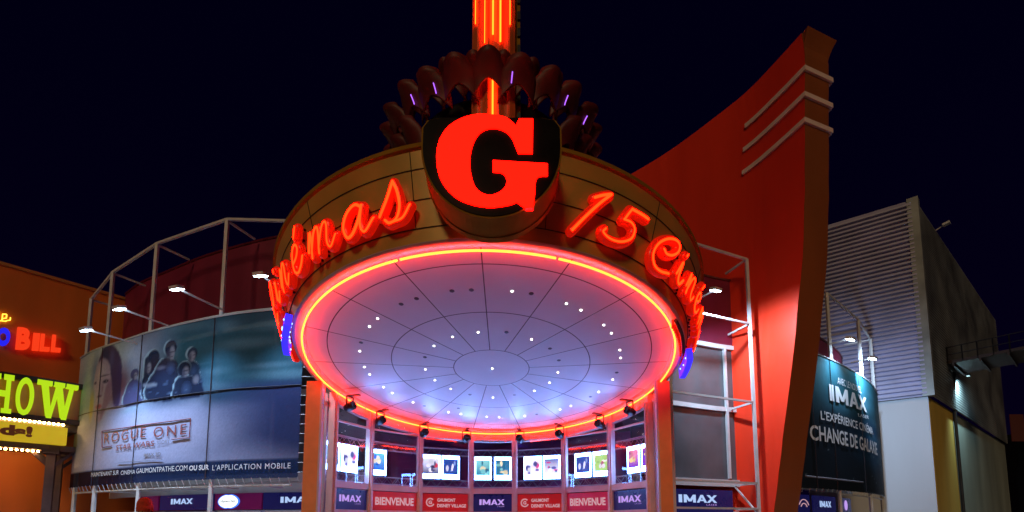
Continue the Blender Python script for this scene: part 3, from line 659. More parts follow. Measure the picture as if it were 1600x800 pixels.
obj('lower_wall', stripF(0, 2.1, -1.65, .2), M['pale'], df_)

def frame(K, label, posts, extra, zr, brackets=True, roff=0.0, lowz=3.2):
    q0 = K.s_at(posts[0][0], 10); root = thing('steel_scaffold', label, 'frame', K.at(q0, 0)); tops = []
    for x, ytop in posts:
        q = K.s_at(x, 11)
        for _ in range(4): z = at(x, ytop, K.pt(q)[1])[2]; q = K.s_at(x, z)
        tops.append((q, z)); obj('post', MB().beam(K.at(q, 0, -.08), K.at(q, z, -.08), .13, .13), M['steel'], root)
        if brackets:
            nn = K.nor(q); a = K.at(q, z - .06, -.08); obj('bracket', MB().beam(a, K.at(q, z - .06, -1.5), .08), M['steel'], root)
    tops += extra; tops.sort()
    for (q, z), (q2, z2) in zip(tops[:-1], tops[1:]):
        obj('rail', MB().beam(K.at(q, z, -.08), K.at(q2, z2, -.08), .10, .10), M['steel'], root)
        for zz in zr:
            pts = [K.at(q + (q2 - q) * k / 5, zz, -.08) for k in range(6)]
            for u, v in zip(pts[:-1], pts[1:]): pass
            obj('rail', MB().tube(pts, .045, 6), M['steel'], root)
    return root, tops
frL, topsL = frame(KB, 'white steel frame of tall posts and sloping top rail carrying pale banner', [(140, 466), (174, 424), (243, 379), (352, 341)], [(KB.s_at(470, 13), 13.75)], (10.16, 3.0))
for x in (152, 205, 262, 318, 400):
    q = KB.s_at(x, 3); obj('bracket', MB().beam(KB.at(q, 3.02, -.08), KB.at(q, 3.02, -1.6), .07), M['steel'], frL)
frR, topsR = frame(KR, 'open steel frame of posts and rails between canopy and red wing', [(1049, 600), (1168, 404)], [(KR.s_at(1080, 13), at(1080, 374, 20.5)[2])], (), brackets=False)
qp = topsR[-1][0]; qe = topsR[0][0]
for yz in (505, 628, 755, 795):
    z = at(1175, yz, KR.pt(qp)[1])[2]; obj('rail', MB().beam(KR.at(qe, z, -.08), KR.at(qp, z, -.08), .09, .09), M['steel'], frR); obj('bracket', MB().beam(KR.at(qp, z, -.08), KR.at(qp, z, -1.5), .09), M['steel'], frR)
z = topsR[-1][1]; obj('bracket', MB().beam(KR.at(qp, z, -.08), KR.at(qp, z, -1.5), .09), M['steel'], frR)
z3 = at(1175, 757, KR.pt(qp)[1])[2]; obj('brace', MB().beam(KR.at(qp, 1.9, -.08), KR.at(qp, z3, -1.5), .07), M['steel'], frR); obj('brace', MB().beam(KR.at(qe, 1.9, -.08), KR.at(qe, z3, -1.5), .07), M['steel'], frR)
frF, topsF = frame(KR, 'white steel frame with sloping rail carrying the dark banner at right', [(1294, 457), (1343, 499), (1362, 529)], [], (3.0,))

# ---- pale printed banner
def sheet_banner(K, x0, x1, zb, zt, nu, nv, paint, name, label, m):
    s0, s1 = K.s_at(x0, 6), K.s_at(x1, 6); S = np.linspace(s0, s1, nu); Z = np.linspace(zb, zt, nv)
    rows = [[K.at(s, z, .03 + .006 * math.sin(s * 2.1 + z * .7)) for s in S] for z in Z]
    mb = MB(); mb.sheet(rows); o = obj(name, mb, m, fix=False, smooth=True); tag(o, label, 'banner')
    px, py = proj(np.array(mb.v)); U, Vv = np.meshgrid((S - s0) / (s1 - s0), (Z - zb) / (zt - zb)); set_colors(o, paint(U, Vv).reshape(-1, 3)); ROOT[o.name] = V(0, 0, 0); return o, s0, s1
def sm(a, b, x): t = np.clip((x - a) / (b - a), 0, 1); return t * t * (3 - 2 * t)
def mixc(img, col_, m): return img * (1 - m[..., None]) + np.array(col_) * m[..., None]
def ell(U, W_, cx, cy, rx, ry, soft=.3, rot=0.0):
    c, s = math.cos(rot), math.sin(rot); dx, dy = (U - cx), (W_ - cy); a = (dx * c + dy * s) / rx; b = (-dx * s + dy * c) / ry
    return 1 - sm(1 - soft, 1 + soft * .3, np.sqrt(a * a + b * b))
ZBB, ZBT = 3.28, 10.05
def paint_left(U, Y):
    r = np.random.default_rng(3); W_ = Y
    img = np.zeros(U.shape + (3,)) + np.array((.28, .31, .52))
    img = mixc(img, (.30, .34, .52), sm(.3, .7, W_)); img = mixc(img, (.42, .58, .72), sm(.55, 1.0, W_) * (1 - sm(.25, .45, U)))
    img = mixc(img, (.025, .10, .16), sm(.34, .62, U) * sm(.42, .62, W_)); img = mixc(img, (.02, .07, .11), sm(.66, .75, U) * sm(.4, .5, W_))
    img = mixc(img, (.02, .03, .10), sm(.55, .95, U) * (1 - sm(.52, .62, W_)) * sm(.10, .42, W_ + (U - .6) * .5))
    img = mixc(img, (.44, .44, .66), ell(U, W_, .52, .30, .30, .14, .8) * .55); img = mixc(img, (.46, .45, .66), ell(U, W_, .25, .22, .28, .16, .8) * .5)
    # hazy clouds of the print
    for k in range(26):
        cx, cy = r.uniform(0, 1), r.uniform(.45, 1); img = mixc(img, (.16, .30, .42), ell(U, W_, cx, cy, r.uniform(.05, .16), r.uniform(.01, .05), .9, r.uniform(-.2, .2)) * .28)
    # a large anonymous face at the left and a plain group of dark figures: stand-ins for the printed picture
    def uv(x, y): q, z = KB.z_at(120 + x / 5, 520 + y / 5); return (q - s_a) / (s_b - s_a), (z - ZBB) / (ZBT - ZBB)
    s_a, s_b = KB.s_at(117, 6), KB.s_at(470, 6)
    def poly(pts, blur=1):
        P = [uv(*p) for p in catmull([np.array(p, float) for p in pts], 4, closed=True)]; m = np.zeros(U.shape, bool)
        for (x0, y0), (x1, y1) in zip(P, P[1:] + P[:1]):
            c = (y0 > W_) != (y1 > W_); m ^= c & (U < (x1 - x0) * (W_ - y0) / (y1 - y0 + 1e-12) + x0)
        m = m.astype(float)
        for _ in range(blur): m = (np.roll(m, 1, 0) + np.roll(m, -1, 0) + np.roll(m, 1, 1) + np.roll(m, -1, 1) + 2 * m) / 6
        return m
    def el(x, y, rx, ry, soft=.3):
        cx, cy = uv(x, y); ax, _ = uv(x + rx, y); _, ay = uv(x, y - ry); return ell(U, W_, cx, cy, abs(ax - cx), abs(ay - cy), soft)
    img = mixc(img, (.13, .03, .07), el(340, 420, 110, 220, .8) * .85); img = mixc(img, (.42, .36, .06), el(122, 560, 20, 150, .6) * .8); img = mixc(img, (.10, .17, .45), el(150, 330, 40, 200, .8) * .7)
    img = mixc(img, (.36, .32, .50), poly([(150, 330), (185, 205), (245, 200), (276, 320), (272, 480), (235, 590), (190, 690), (150, 700), (140, 600), (152, 500), (138, 420)], 2))
    img = mixc(img, (.50, .46, .60), el(205, 300, 40, 80, .9) * .6); img = mixc(img, (.17, .09, .20), poly([(235, 420), (276, 360), (274, 500), (225, 620), (180, 700), (200, 600)], 5) * .75)
    img = mixc(img, (.035, .03, .12), poly([(178, 235), (215, 125), (285, 95), (345, 180), (355, 340), (335, 560), (295, 570), (278, 420), (262, 250), (215, 200)], 2) * .95); img = mixc(img, (.10, .14, .40), el(280, 190, 22, 90, .9) * .5)
    img = mixc(img, (.06, .04, .10), el(225, 335, 42, 9, .6) * .8); img = mixc(img, (.04, .03, .08), el(230, 380, 30, 16, .5)); img = mixc(img, (.40, .42, .55), el(236, 378, 6, 5, .5)); img = mixc(img, (.06, .04, .10), el(150, 395, 14, 14, .6) * .8)
    img = mixc(img, (.15, .07, .16), el(182, 497, 24, 13, .6) * .9); img = mixc(img, (.18, .10, .20), el(205, 440, 10, 55, .8) * .6); img = mixc(img, (.36, .08, .14), el(175, 578, 30, 22, .5) * .85); img = mixc(img, (.14, .07, .14), el(175, 580, 30, 4, .6)); img = mixc(img, (.15, .09, .18), el(185, 625, 30, 12, .8) * .6)
    D0, RIM, SK = (.008, .014, .05), (.34, .50, .66), (.26, .27, .38)
    img = mixc(img, (.02, .045, .13), el(740, 420, 330, 170, .7) * .9)
    def fig(body, head, face, col_=D0, look=8):
        hx, hy, rx, ry = head
        for dx, c, k in ((-7, RIM, .75), (0, col_, .98)):
            img_ = np.maximum(poly([(x + dx, y + (dx * .6)) for x, y in body], 0 if dx else 1), el(hx + dx, hy + dx * .6, rx, ry, .15)); fig.img = mixc(fig.img, c, img_ * k)
        fx, fy, fr, fh = face; I = fig.img
        I = mixc(I, SK, el(fx, fy, fr, fh, .45) * .9); I = mixc(I, (.05, .05, .11), el(fx - fr * .6, fy + fh * .2, fr * .6, fh * .9, .8) * .8)
        I = mixc(I, (.03, .03, .07), el(fx + 2, fy - fh * .18, fr * .8, fh * .10, .6) * .8); I = mixc(I, (.06, .05, .09), el(fx + 4, fy + fh * .45, fr * .4, fh * .09, .6) * .8)
        I = mixc(I, (.05, .09, .22), el(hx + look, hy + ry * 2.4, rx * .8, ry * .9, .9) * .6); fig.img = I
    fig.img = img
    fig([(440, 365), (395, 430), (365, 575), (510, 550), (515, 410), (480, 365)], (462, 322, 30, 44), (462, 338, 18, 30), (.05, .05, .15))
    fig([(545, 190), (525, 330), (515, 420), (520, 520), (650, 500), (655, 260), (640, 190)], (600, 195, 58, 62), (566, 275, 24, 44))
    fig([(880, 215), (835, 290), (850, 420), (980, 430), (965, 270), (935, 225)], (905, 165, 38, 52), (912, 185, 24, 46), (.012, .025, .07))
    fig([(700, 195), (650, 230), (600, 320), (545, 420), (560, 535), (800, 510), (805, 350), (795, 250), (765, 205)], (738, 120, 48, 62), (748, 160, 32, 60))
    fig([(800, 350), (765, 430), (760, 515), (950, 505), (1000, 470), (955, 380), (905, 335)], (848, 285, 55, 62), (855, 305, 27, 46))
    img = fig.img
    img = mixc(img, SK, el(935, 365, 26, 40, .6) * .6); img = mixc(img, (.22, .26, .38), poly([(530, 400), (620, 395), (622, 415), (535, 425)], 1) * .8); img = mixc(img, (.16, .18, .30), el(665, 275, 40, 18, .7) * .6)
    for _ in range(16):
        x, y = r.uniform(380, 1000), r.uniform(380, 520); img = mixc(img, (.10, .16, .30), el(x, y, r.uniform(6, 26), r.uniform(3, 12), .8) * r.uniform(.2, .6))
    img = mixc(img, (.38, .39, .62), sm(540, 640, 520 * 0 + (1 - W_) * 1000 + 60 * U) * sm(.11, .16, W_) * (1 - sm(.55, .75, U)) * .75)
    img = mixc(img, (.006, .006, .025), 1 - sm(.105, .112, W_)); img = mixc(img, (.012, .03, .10), (1 - sm(.105, .112, W_)) * sm(.3, .5, U) * .8)
    return np.clip(img * (1 + .05 * r.normal(size=U.shape)[..., None]), 0, 1)
ban, bs0, bs1 = sheet_banner(KB, 117, 470, ZBB, ZBT, 300, 130, paint_left, 'cinema_banner', 'huge pale blue curved film banner with a large face and dark bottom strip', M['banner'])
BL = bs1 - bs0
def bf(o): return lambda x, y: KB.at(bs0 + x, ZBB + y, .05 + o)
def seam_line(u):
    s = bs0 + u; return MB().tube([KB.at(s, z, .06) for z in np.linspace(ZBB, ZBT, 12)], .02, 4)
for x in (152, 215, 330): 
    obj('seam', seam_line(KB.s_at(x, 6) - bs0), M['hem'], ban)
obj('seam', MB().tube([KB.at(s, ZBB + (ZBT - ZBB) * .535, .06) for s in np.linspace(bs0, bs1, 40)], .022, 4), M['hem'], ban)
obj('hem', MB().tube([KB.at(s, ZBT, .06) for s in np.linspace(bs0, bs1, 40)], .035, 5), M['lacing'], ban)
for q in np.linspace(bs0, bs1, 40):
    obj('tie', MB().tube([KB.at(q, ZBB + .02, .05), KB.at(q + .06, 3.02, -.04)], .012, 4), M['lacing'], ban); obj('tie', MB().tube([KB.at(q, ZBT - .02, .05), KB.at(q + .05, 10.16, -.04)], .012, 4), M['lacing'], ban)
for z in np.linspace(ZBB + .2, ZBT - .2, 18): obj('tie', MB().tube([KB.at(bs1, z, .05), KB.at(bs1 + .5, z, -.04)], .012, 4), M['lacing'], ban)
def btext(s, x0, x1, y, hpx, m, bold=0, shear=0, space=1.0):
    q0, z0 = KB.z_at(x0, y); q1, _ = KB.z_at(x1, y); h = abs(KB.z_at((x0 + x1) / 2, y - hpx)[1] - KB.z_at((x0 + x1) / 2, y)[1])
    z0 = KB.z_at((x0 + x1) / 2, y)[1]
    t = MB(); put_text(t, s, bf(.02), q1 - q0, h, q0 - bs0, z0 - ZBB, bold, shear, space); return obj('lettering', t, m, ban)
btext('ROGUE', 166, 229, 688, 15.5, M['bbrown'], space=1.25); btext('ONE', 242, 292, 681.5, 16, M['bbrown'], space=1.3)
btext('STAR WARS', 184, 243, 700.5, 8.5, M['bbrown'], bold=.012); btext('STORY', 247, 268, 694, 6, M['bgrey'])
btext('IMAX 3D', 228, 254, 713, 5, M['bgrey'], bold=.03)
obj('rule', MB().tube([KB.at(*KB.z_at(x, 723 - (x - 186) * .07), .07) for x in (186, 205, 230, 256)], .012, 4), M['bgrey'], ban)
bx = [KB.at(*KB.z_at(x, y), .07) for x, y in ((178, 697), (162, 699.5), (162.5, 674), (190, 670), (230, 664), (270, 658.5), (300, 654.5), (299, 684), (272, 687))]
obj('title_frame', MB().tube(bx, .022, 4), M['bbrown'], ban)
btext('MAINTENANT SUR', 145, 188, 743.5, 6.5, M['btext']); btext('CINEMA', 191, 213, 741.5, 6.5, M['btext'])
btext('GAUMONTPATHE.COM', 215, 294, 737.5, 8, M['btext']); btext('OU SUR', 298, 329, 735, 8, M['btext'], bold=.03); btext("L'APPLICATION MOBILE", 335, 455, 733.5, 9, M['btext'], space=1.15)

# ---- floodlights on arms above the banners
def floodlight(K, x, y, off, label, aimz, energy, arm=1.0, group='floodlights over the banners', aoff=0.0, aim=None, spot=125):
    z = 10.6; q = K.s_at(x, z)
    for _ in range(5): z = at(x, y, K.at(q, z, off)[1])[2]; pxs = proj(np.array([K.at(s, z, off) for s in np.linspace(max(q - 2, 0), min(q + 2, K.L), 160)]))[0]; q = np.linspace(max(q - 2, 0), min(q + 2, K.L), 160)[int(np.argmin(abs(pxs - x)))]
    h = K.at(q, z, off); nn = V(*K.nor(q), 0); tt = V(*K.tan(q), 0)
    root = thing('floodlight', label, 'floodlight', h, group)
    obj('arm', MB().beam(h - nn * .1 + V(0, 0, .06), K.at(q, z + .06, -.1), .06), M['steel'], root)
    ax = unit(-nn * .35 + V(0, 0, -1)); up = unit(np.cross(ax, tt)); w2, d2 = .19, .14
    def f(e): return lambda a, b: h + tt * a + up * b + ax * e
    sq = [(-w2, -d2), (w2, -d2), (w2, d2), (-w2, d2)]
    obj('housing', MB().prism([(a * 1.12, b * 1.12) for a, b in sq], f(-.02), f(-.14)), M['steel'], root)
    obj('lens', MB().prism(sq, f(.0), f(-.018)), M['flood'], root)
    lamp('beam', 'SPOT', h + ax * .05, (h + V(0, 0, -5)) if isinstance(aim, str) else aim if aim is not None else K.at(q, aimz, aoff), energy, (.54, .77, 1.0), root, size=.15, spot=spot, blend=1.0)
floodlight(KB, 135, 517, 1.9, 'floodlight at the far left end over the pale banner', 3.6, 2700, aim='down', spot=104)
floodlight(KB, 187, 484, 1.9, 'floodlight second from the left over the pale banner', 3.6, 2700, aim='down', spot=104)
floodlight(KB, 277, 453, 1.9, 'brightest floodlight over the middle of the pale banner', 3.6, 2700, aim='down', spot=104)
floodlight(KB, 408, 432, 1.9, 'floodlight over the right end of the pale banner beside the canopy', 3.6, 2700, aim='down', spot=104)
floodlight(KR, 1118, 455, .7, 'floodlight in the open frame between canopy and red wing', 5, 4200, aim=(11.9, 21.6, 7.0), spot=135)
floodlight(KR, 1328, 531, .9, 'floodlight over the middle of the dark banner at right', 5.5, 1300)
floodlight(KR, 1363, 561, .9, 'floodlight over the right end of the dark banner', 5.5, 5200, aim=(25.0, 34.0, 8.0))

# ---- shops under the pale banner
def shop_board(x0, x1, z0, z1, name, label, m):
    q0, q1 = KB.s_at(x0, 2.5), KB.s_at(x1, 2.5); fl = Flat(KB.at(q0, 0, -1.6), KB.at(q1, 0, -1.6), z0, z1, 0.05); return board(name, label, fl, m, 'shop boards under the banner'), fl
r_, fl = shop_board(365, 480, 2.12, 2.82, 'board_sign', 'wide navy board with four pale blue letters under the right end of the pale banner', M['navy']); imax(r_, fl, M['tblue'], fl.w * .28, fl.w * .55, fl.h * .38, fl.h * .36)
r_, fl = shop_board(281, 363, 2.12, 2.82, 'board_sign', 'plum board with a glowing white oval under the pale banner', M['plum'])
def oval(root, fl, cx, cy, rx, ry, txt, tw, th):
    pts = [(cx + rx * math.cos(a) * (1 + .05 * math.cos(2 * a)), cy + ry * math.sin(a) * (1 - .10 * math.exp(-(math.cos(a) * 5) ** 2))) for a in np.linspace(0, 2 * math.pi, 40)[:-1]]
    h = MB(); h.prism([(cx + (x - cx) * 1.14, cy + (y - cy) * 1.14) for x, y in pts], fl.f(.03), fl.f(.002)); obj('halo', h, M['halo'], root)
    o = MB(); o.prism(pts, fl.f(.05), fl.f(.033)); ov = obj('oval_light', o, M['oval'], root)
    t = MB(); put_text(t, txt, fl.f(.056), tw, th, cx - tw / 2, cy - th / 2, bold=.02); obj('lettering', t, M['tdark'], ov)
oval(r_, fl, fl.w * .31, fl.h * .5, .52, .29, 'Häagen-Dazs', .86, .17)
r_, fl = shop_board(190, 279, 2.12, 2.82, 'board_sign', 'navy board with four blue letters behind the slim post and red hat', M['navy']); imax(r_, fl, M['tblue'], fl.w * .22, fl.w * .42, fl.h * .4, fl.h * .36, sub=False)
r_, fl = shop_board(152, 187, 2.12, 2.82, 'board_sign', 'small plum board with white oval at left end of shop row', M['plum']); oval(r_, fl, fl.w * .34, fl.h * .5, .36, .27, 'Dazs', .36, .14)
for x0, x1, lab in ((160, 205, 'white framed shop window at the left end of the shop row'), (206, 278, 'white framed shop window below the navy board behind the red hat'), (286, 360, 'white framed shop doors below the glowing white oval'), (368, 476, 'white framed shop window below the wide navy board')):
    q0, q1 = KB.s_at(x0, 1.5), KB.s_at(x1, 1.5); p, q = KB.at(q0, 0, -1.62), KB.at(q1, 0, -1.62); fl = Flat(p, q, 0, 2.06, .02); root = thing('shop_front', lab, 'shop front', (p + q) / 2, 'shop fronts under the banner')
    for u in np.linspace(0, 1, 4): obj('frame', MB().prism([(fl.w * u - .05, 0), (fl.w * u + .05, 0), (fl.w * u + .05, 1.96), (fl.w * u - .05, 1.96)], fl.f(.08), fl.f(0)), M['white'], root)
    obj('lintel', MB().prism([(0, 1.965), (fl.w, 1.965), (fl.w, 2.05), (0, 2.05)], fl.f(.08), fl.f(0)), M['white'], root)
    obj('pane', MB().prism([(.06, .02), (fl.w - .06, .02), (fl.w - .06, 1.955), (.06, 1.955)], fl.f(.03), fl.f(.02)), glow('shop_light', (.5, .6, 1.0), .7) if x0 > 280 else M['darkglass'], root)
# right hand signs
q0, q1 = KR.s_at(1088, 2.5), KR.s_at(1183, 2.5); fl = Flat(KR.at(q0, 0, -1.5), KR.at(q1, 0, -1.5), 2.0, 3.1, 0.05); r_ = board('board_sign', 'navy board with four blue letters at the foot of the open steel frame', fl, M['navy'], 'boards right of the canopy'); imax(r_, fl, M['tblue'], fl.w * .10, fl.w * .62, fl.h * .44, fl.h * .33)
q0, q1 = KR.s_at(1318, 2.5), KR.s_at(1352, 2.5); fl = Flat(KR.at(q0, 0, -1.45), KR.at(q1, 0, -1.45), 1.95, 3.0, 0.05); r_ = board('board_sign', 'small navy board with four blue letters below the dark banner at right', fl, M['navy'], 'boards right of the canopy'); imax(r_, fl, M['tblue'], fl.w * .28, fl.w * .48, fl.h * .42, fl.h * .32, sub=False)
q0, q1 = KR.s_at(1358, 2.5), KR.s_at(1374, 2.5); fl = Flat(KR.at(q0, 0, -1.45), KR.at(q1, 0, -1.45), 1.95, 3.0, 0.05); r_ = board('board_sign', 'dark board with a round white disc below the dark banner', fl, M['navy'], 'boards right of the canopy'); o = MB(); o.lathe([(.001, .02), (.3, .02), (.3, 0)], Matrix.Translation(tuple(fl.o + fl.d * fl.w * .5 + V(0, 0, .62) + fl.n * .01)) @ Vector(tuple(fl.n)).to_track_quat('Z', 'Y').to_matrix().to_4x4(), n=24); obj('disc_light', o, M['tlilac'], r_)
q0, q1 = KR.s_at(1288, 2.5), KR.s_at(1312, 2.5); fl = Flat(KR.at(q0, 0, -1.45), KR.at(q1, 0, -1.45), 1.95, 3.0, 0.05); r_ = board('board_sign', 'dark board with pale curved lines beside the red wing foot', fl, M['navy'], 'boards right of the canopy')
o = MB()
for rr in (.35, .55): o.tube([fl.f(.02)(fl.w * .55 + rr * math.cos(a), .25 + rr * math.sin(a)) for a in np.linspace(.5, 2.6, 14)], .02, 5)
obj('line', o, M['tpink'], r_)

# ---- dark banner at the right
def paint_right(U, Y):
    r = np.random.default_rng(5); img = np.zeros(U.shape + (3,)) + np.array((.012, .02, .035)); img = mixc(img, (.02, .11, .15), sm(.45, 1, Y)); img = mixc(img, (.012, .07, .17), ell(U, Y, .75, .42, .35, .25, .9) * .8)
    for k in range(40): img = mixc(img, (.3, .4, .5), ell(U, Y, r.uniform(0, 1), r.uniform(.1, .6), .004, .004, .9) * r.uniform(.2, .8))
    for k in range(14): img = mixc(img, (.05, .16, .24), ell(U, Y, r.uniform(.3, 1), r.uniform(.3, .95), r.uniform(.05, .2), r.uniform(.02, .08), .9) * .3)
    return np.clip(img, 0, 1)
b2, ds0, ds1 = sheet_banner(KR, 1236, 1377, ZBB - .1, ZBT - .1, 110, 100, paint_right, 'cinema_banner', 'dark teal curved banner with white text beside the red wing', M['banner2'])
def btext2(s, x0, x1, y0, y1, hpx, bold=0, shear=0):     # text along a line that runs down to the right as the sheet recedes
    q0, za = KR.z_at(x0, y0); q1, zb_ = KR.z_at(x1, y1); h = abs(KR.z_at(x0, y0 - hpx)[1] - za); ww = q1 - q0
    t = MB(); put_text(t, s, lambda x, y: KR.at(q0 + x, za + (zb_ - za) * x / ww + y, .07), ww, h, 0, 0, bold, shear); return obj('lettering', t, M['btext'], b2)
btext2('AVEC LE NOUVEL', 1307, 1344, 600, 615, 10, .0); q0, za = KR.z_at(1294, 626); q1, zb_ = KR.z_at(1352, 645); hh = KR.z_at(1294, 601)[1] - za; t = MB()
put_imax(t, lambda x, y, o: KR.at(q0 + x, za + (zb_ - za) * x / (q1 - q0) + y, .064 + o), q1 - q0, hh, 0, 0); obj('lettering', t, M['btext'], b2); btext2('LASER', 1339, 1355, 651, 655, 5)
btext2("L'EXPÉRIENCE CINÉMA", 1281, 1362, 656, 680, 17, .012); btext2('CHANGE DE GALAXIE', 1265, 1369, 688, 712, 24, .02)
obj('text_line', MB().tube([KR.at(*KR.z_at(x, 744 + (x - 1257) * .11), .07) for x in (1257, 1290, 1320, 1346)], .05, 4), M['bgrey'], b2)
for x in (1270, 1302, 1347):
    q = KR.s_at(x, 6); obj('seam', MB().tube([KR.at(q, z, .06) for z in (ZBB - .1, 5, 7, ZBT - .1)], .02, 4), M['hem'], b2)
for q in np.linspace(ds0, ds1, 30): obj('tie', MB().tube([KR.at(q, ZBB - .08, .05), KR.at(q + .05, 3.0, -.05)], .012, 4), M['lacing'], b2)
obj('hem', MB().tube([KR.at(s, ZBT - .1, .06) for s in np.linspace(ds0, ds1, 30)], .03, 5), M['lacing'], b2)

# ------------------------------------------------------------------ red wing wall
KW = Curve([(13.3, 18.6), (12.96, 19.5), (12.55, 20.8), (11.95, 22.4), (11.03, 23.9), (9.4, 26.2), (7.67, 28.07), (5.5, 30.0), (3.0, 31.8)], side=-1)
EDGE = np.array([(52, 1252), (80, 1257), (300, 1257), (400, 1254), (520, 1243), (620, 1231), (720, 1219), (800, 1209), (900, 1200)], float)
ZW = 23.38; WT = 1.5
zs = np.concatenate([np.linspace(0, 20, 27), np.linspace(20.6, ZW, 6)])
rowsL = []; rowsR = []; edge = []
for z in zs:
    s0 = KW.s_at(1250, z)
    for _ in range(5): y = proj(KW.at(s0, z))[1]; s0 = KW.s_at(np.interp(y, EDGE[:, 0], EDGE[:, 1]), z)
    edge.append(s0); S = np.concatenate([np.linspace(s0, s0 + 6, 14), np.linspace(s0 + 6.6, KW.L - .2, 14)])
    rowsL.append([KW.at(s, z) for s in S])
    e = KW.at(s0, z); c = V(.935, .355, 0) * WT
    rowsR.append([p + (c if k == 0 else V(-KW.nor(s)[0], -KW.nor(s)[1], 0) * WT + unit(c) * 0.0) for k, (p, s) in enumerate(zip(rowsL[-1], S))])
def is_left(n): return n
wing = thing('wing_wall', 'tall curved red wing wall with three pale strips sweeping up beside the canopy', 'wall', tuple(KW.at(edge[0], 0)))
wb = MB(); wb.sheet([list(reversed(r)) + [r2[0]] + r2[1:] for r, r2 in zip(rowsL, rowsR)])
n = len(rowsL[0]); top = list(rowsL[-1]); topR = list(rowsR[-1]); wb.sheet([top, topR]); wo = obj('body', wb, M['wing'], wing)
n_ = V(.355, -.935, 0) * .02
obj('end_shade', MB().sheet([[r[0] + n_, r2[0] + n_] for r, r2 in zip(rowsL, rowsR)]), M['wing_shade'], wing)  # thin sheet added over the end face to carry the painted shade
# which side of the path is away from the eye?
e = KW.at(edge[-1], 0); c = V(.935, .355, 0)
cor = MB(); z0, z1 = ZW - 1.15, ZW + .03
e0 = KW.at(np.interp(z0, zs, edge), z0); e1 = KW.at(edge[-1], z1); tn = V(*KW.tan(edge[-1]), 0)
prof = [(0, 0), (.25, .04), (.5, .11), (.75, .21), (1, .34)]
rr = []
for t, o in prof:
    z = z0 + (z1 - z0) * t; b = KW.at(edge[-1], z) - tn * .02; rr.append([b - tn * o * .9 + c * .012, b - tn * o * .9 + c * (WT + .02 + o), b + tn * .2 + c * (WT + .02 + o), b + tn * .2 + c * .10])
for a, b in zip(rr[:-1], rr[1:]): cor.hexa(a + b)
obj('cornice', cor, M['wing_shade'], wing)
for i, (ye, (xf, yf)) in enumerate(((112, (1165, 210)), (150, (1163, 241)), (188, (1161, 275)))):
    z = at(1257, ye, 19.55)[2]; s0 = np.interp(z, zs, edge); s1 = KW.s_at(xf, z); st = MB(); S = np.linspace(s0 - .04, s1, 14)
    for a, b in zip(S[:-1], S[1:]):
        cs = []
        for zz in (z - .11, z + .11):
            for q, o in ((a, .10), (b, .10), (b, .004), (a, .004)): cs.append(KW.at(q, zz, o))
        st.hexa(cs)
    tnn = V(*KW.tan(s0), 0); a = KW.at(s0, z) - tnn * .06 - c * .1; b = KW.at(s0, z) - tnn * .06 + c * (WT + .18)
    st.beam(a, b, .10, .22); st.beam(b + unit(tnn) * .06, b + tnn * 1.2, .10, .22)
    obj('strip', st, M['trim'], wing)

# ------------------------------------------------------------------ ribbed building at the right
bc = at(1443, 470, 33.0) * V(1, 1, 0); dL = unit(V(-1.40, 1.0, 0)); dR = unit(V(1.28, 1.0, 0)); nL = V(-dL[1], dL[0], 0); nL = nL if nL @ -bc > 0 else -nL; nRr = V(dR[1], -dR[0], 0)
BZ0, BZ1 = at(1452, 618, 33.0)[2], at(1430, 311, 33.0)[2]
bld = thing('ribbed_building', 'big windowless building with ribbed metal upper walls and white and yellow base', 'building', bc)
LLn, LRn = 7.5, 34.0
def ribs(p0, d, nn, L, z0, z1, m, pitch, depth, name):
    mb = MB(); n = int((z1 - z0) / pitch); pr = []
    for k in range(n):
        z = z0 + k * pitch
        for dz, o in ((0, 0), (.42, 0), (.52, depth), (.90, depth)): pr.append((z + dz * pitch, o))
    pr.append((z1, 0)); rows = [[p0 + d * s + nn * o + V(0, 0, z) for z, o in pr] for s in (0.0, L)]; mb.sheet(rows); return obj(name, mb, m, bld)
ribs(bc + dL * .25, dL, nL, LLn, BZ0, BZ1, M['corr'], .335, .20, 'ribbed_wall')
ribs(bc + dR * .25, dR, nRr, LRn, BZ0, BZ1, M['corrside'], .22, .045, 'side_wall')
obj('corner_trim', MB().hexa([*(bc + V(0, 0, BZ0) + q for q in (nL * .15 + dL * .5, nL * .15 + nRr * .15, nRr * .15 + dR * .5, dL * .5 + dR * .5)), *(bc + V(0, 0, BZ1 + .1) + q for q in (nL * .15 + dL * .5, nL * .15 + nRr * .15, nRr * .15 + dR * .5, dL * .5 + dR * .5))]), M['corrside'], bld)
obj('roof', MB().add([bc + V(0, 0, BZ1 - .02), bc + dL * LLn + V(0, 0, BZ1 - .02), bc + dL * LLn + dR * LRn + V(0, 0, BZ1 - .02), bc + dR * LRn + V(0, 0, BZ1 - .02)], [(0, 1, 2, 3)]), M['asphalt'], bld)
ins = -nL * .25 - nRr * .25
def wallq(a, b, z0, z1, th, nn): return MB().hexa([a + V(0, 0, z0), b + V(0, 0, z0), b - nn * th + V(0, 0, z0), a - nn * th + V(0, 0, z0), a + V(0, 0, z1), b + V(0, 0, z1), b - nn * th + V(0, 0, z1), a - nn * th + V(0, 0, z1)])
c0 = bc - nL * .18 - nRr * .18
obj('white_base', wallq(c0, c0 + dL * LLn, 0, BZ0 - .004, .3, nL), M['lower'], bld)
obj('yellow_base', wallq(c0 + dR * .31, c0 + dR * 7.6, 0, BZ0 - .004, .3, nRr), M['yellow'], bld)
obj('grey_base', wallq(c0 + dR * 7.604, c0 + dR * LRn, 0, BZ0 - .004, .3, nRr), M['green'], bld)
obj('plinth', wallq(c0 + nRr * .06 + dR * .2, c0 + nRr * .06 + dR * LRn, 0, 1.7, .05, nRr), M['pale'], bld)
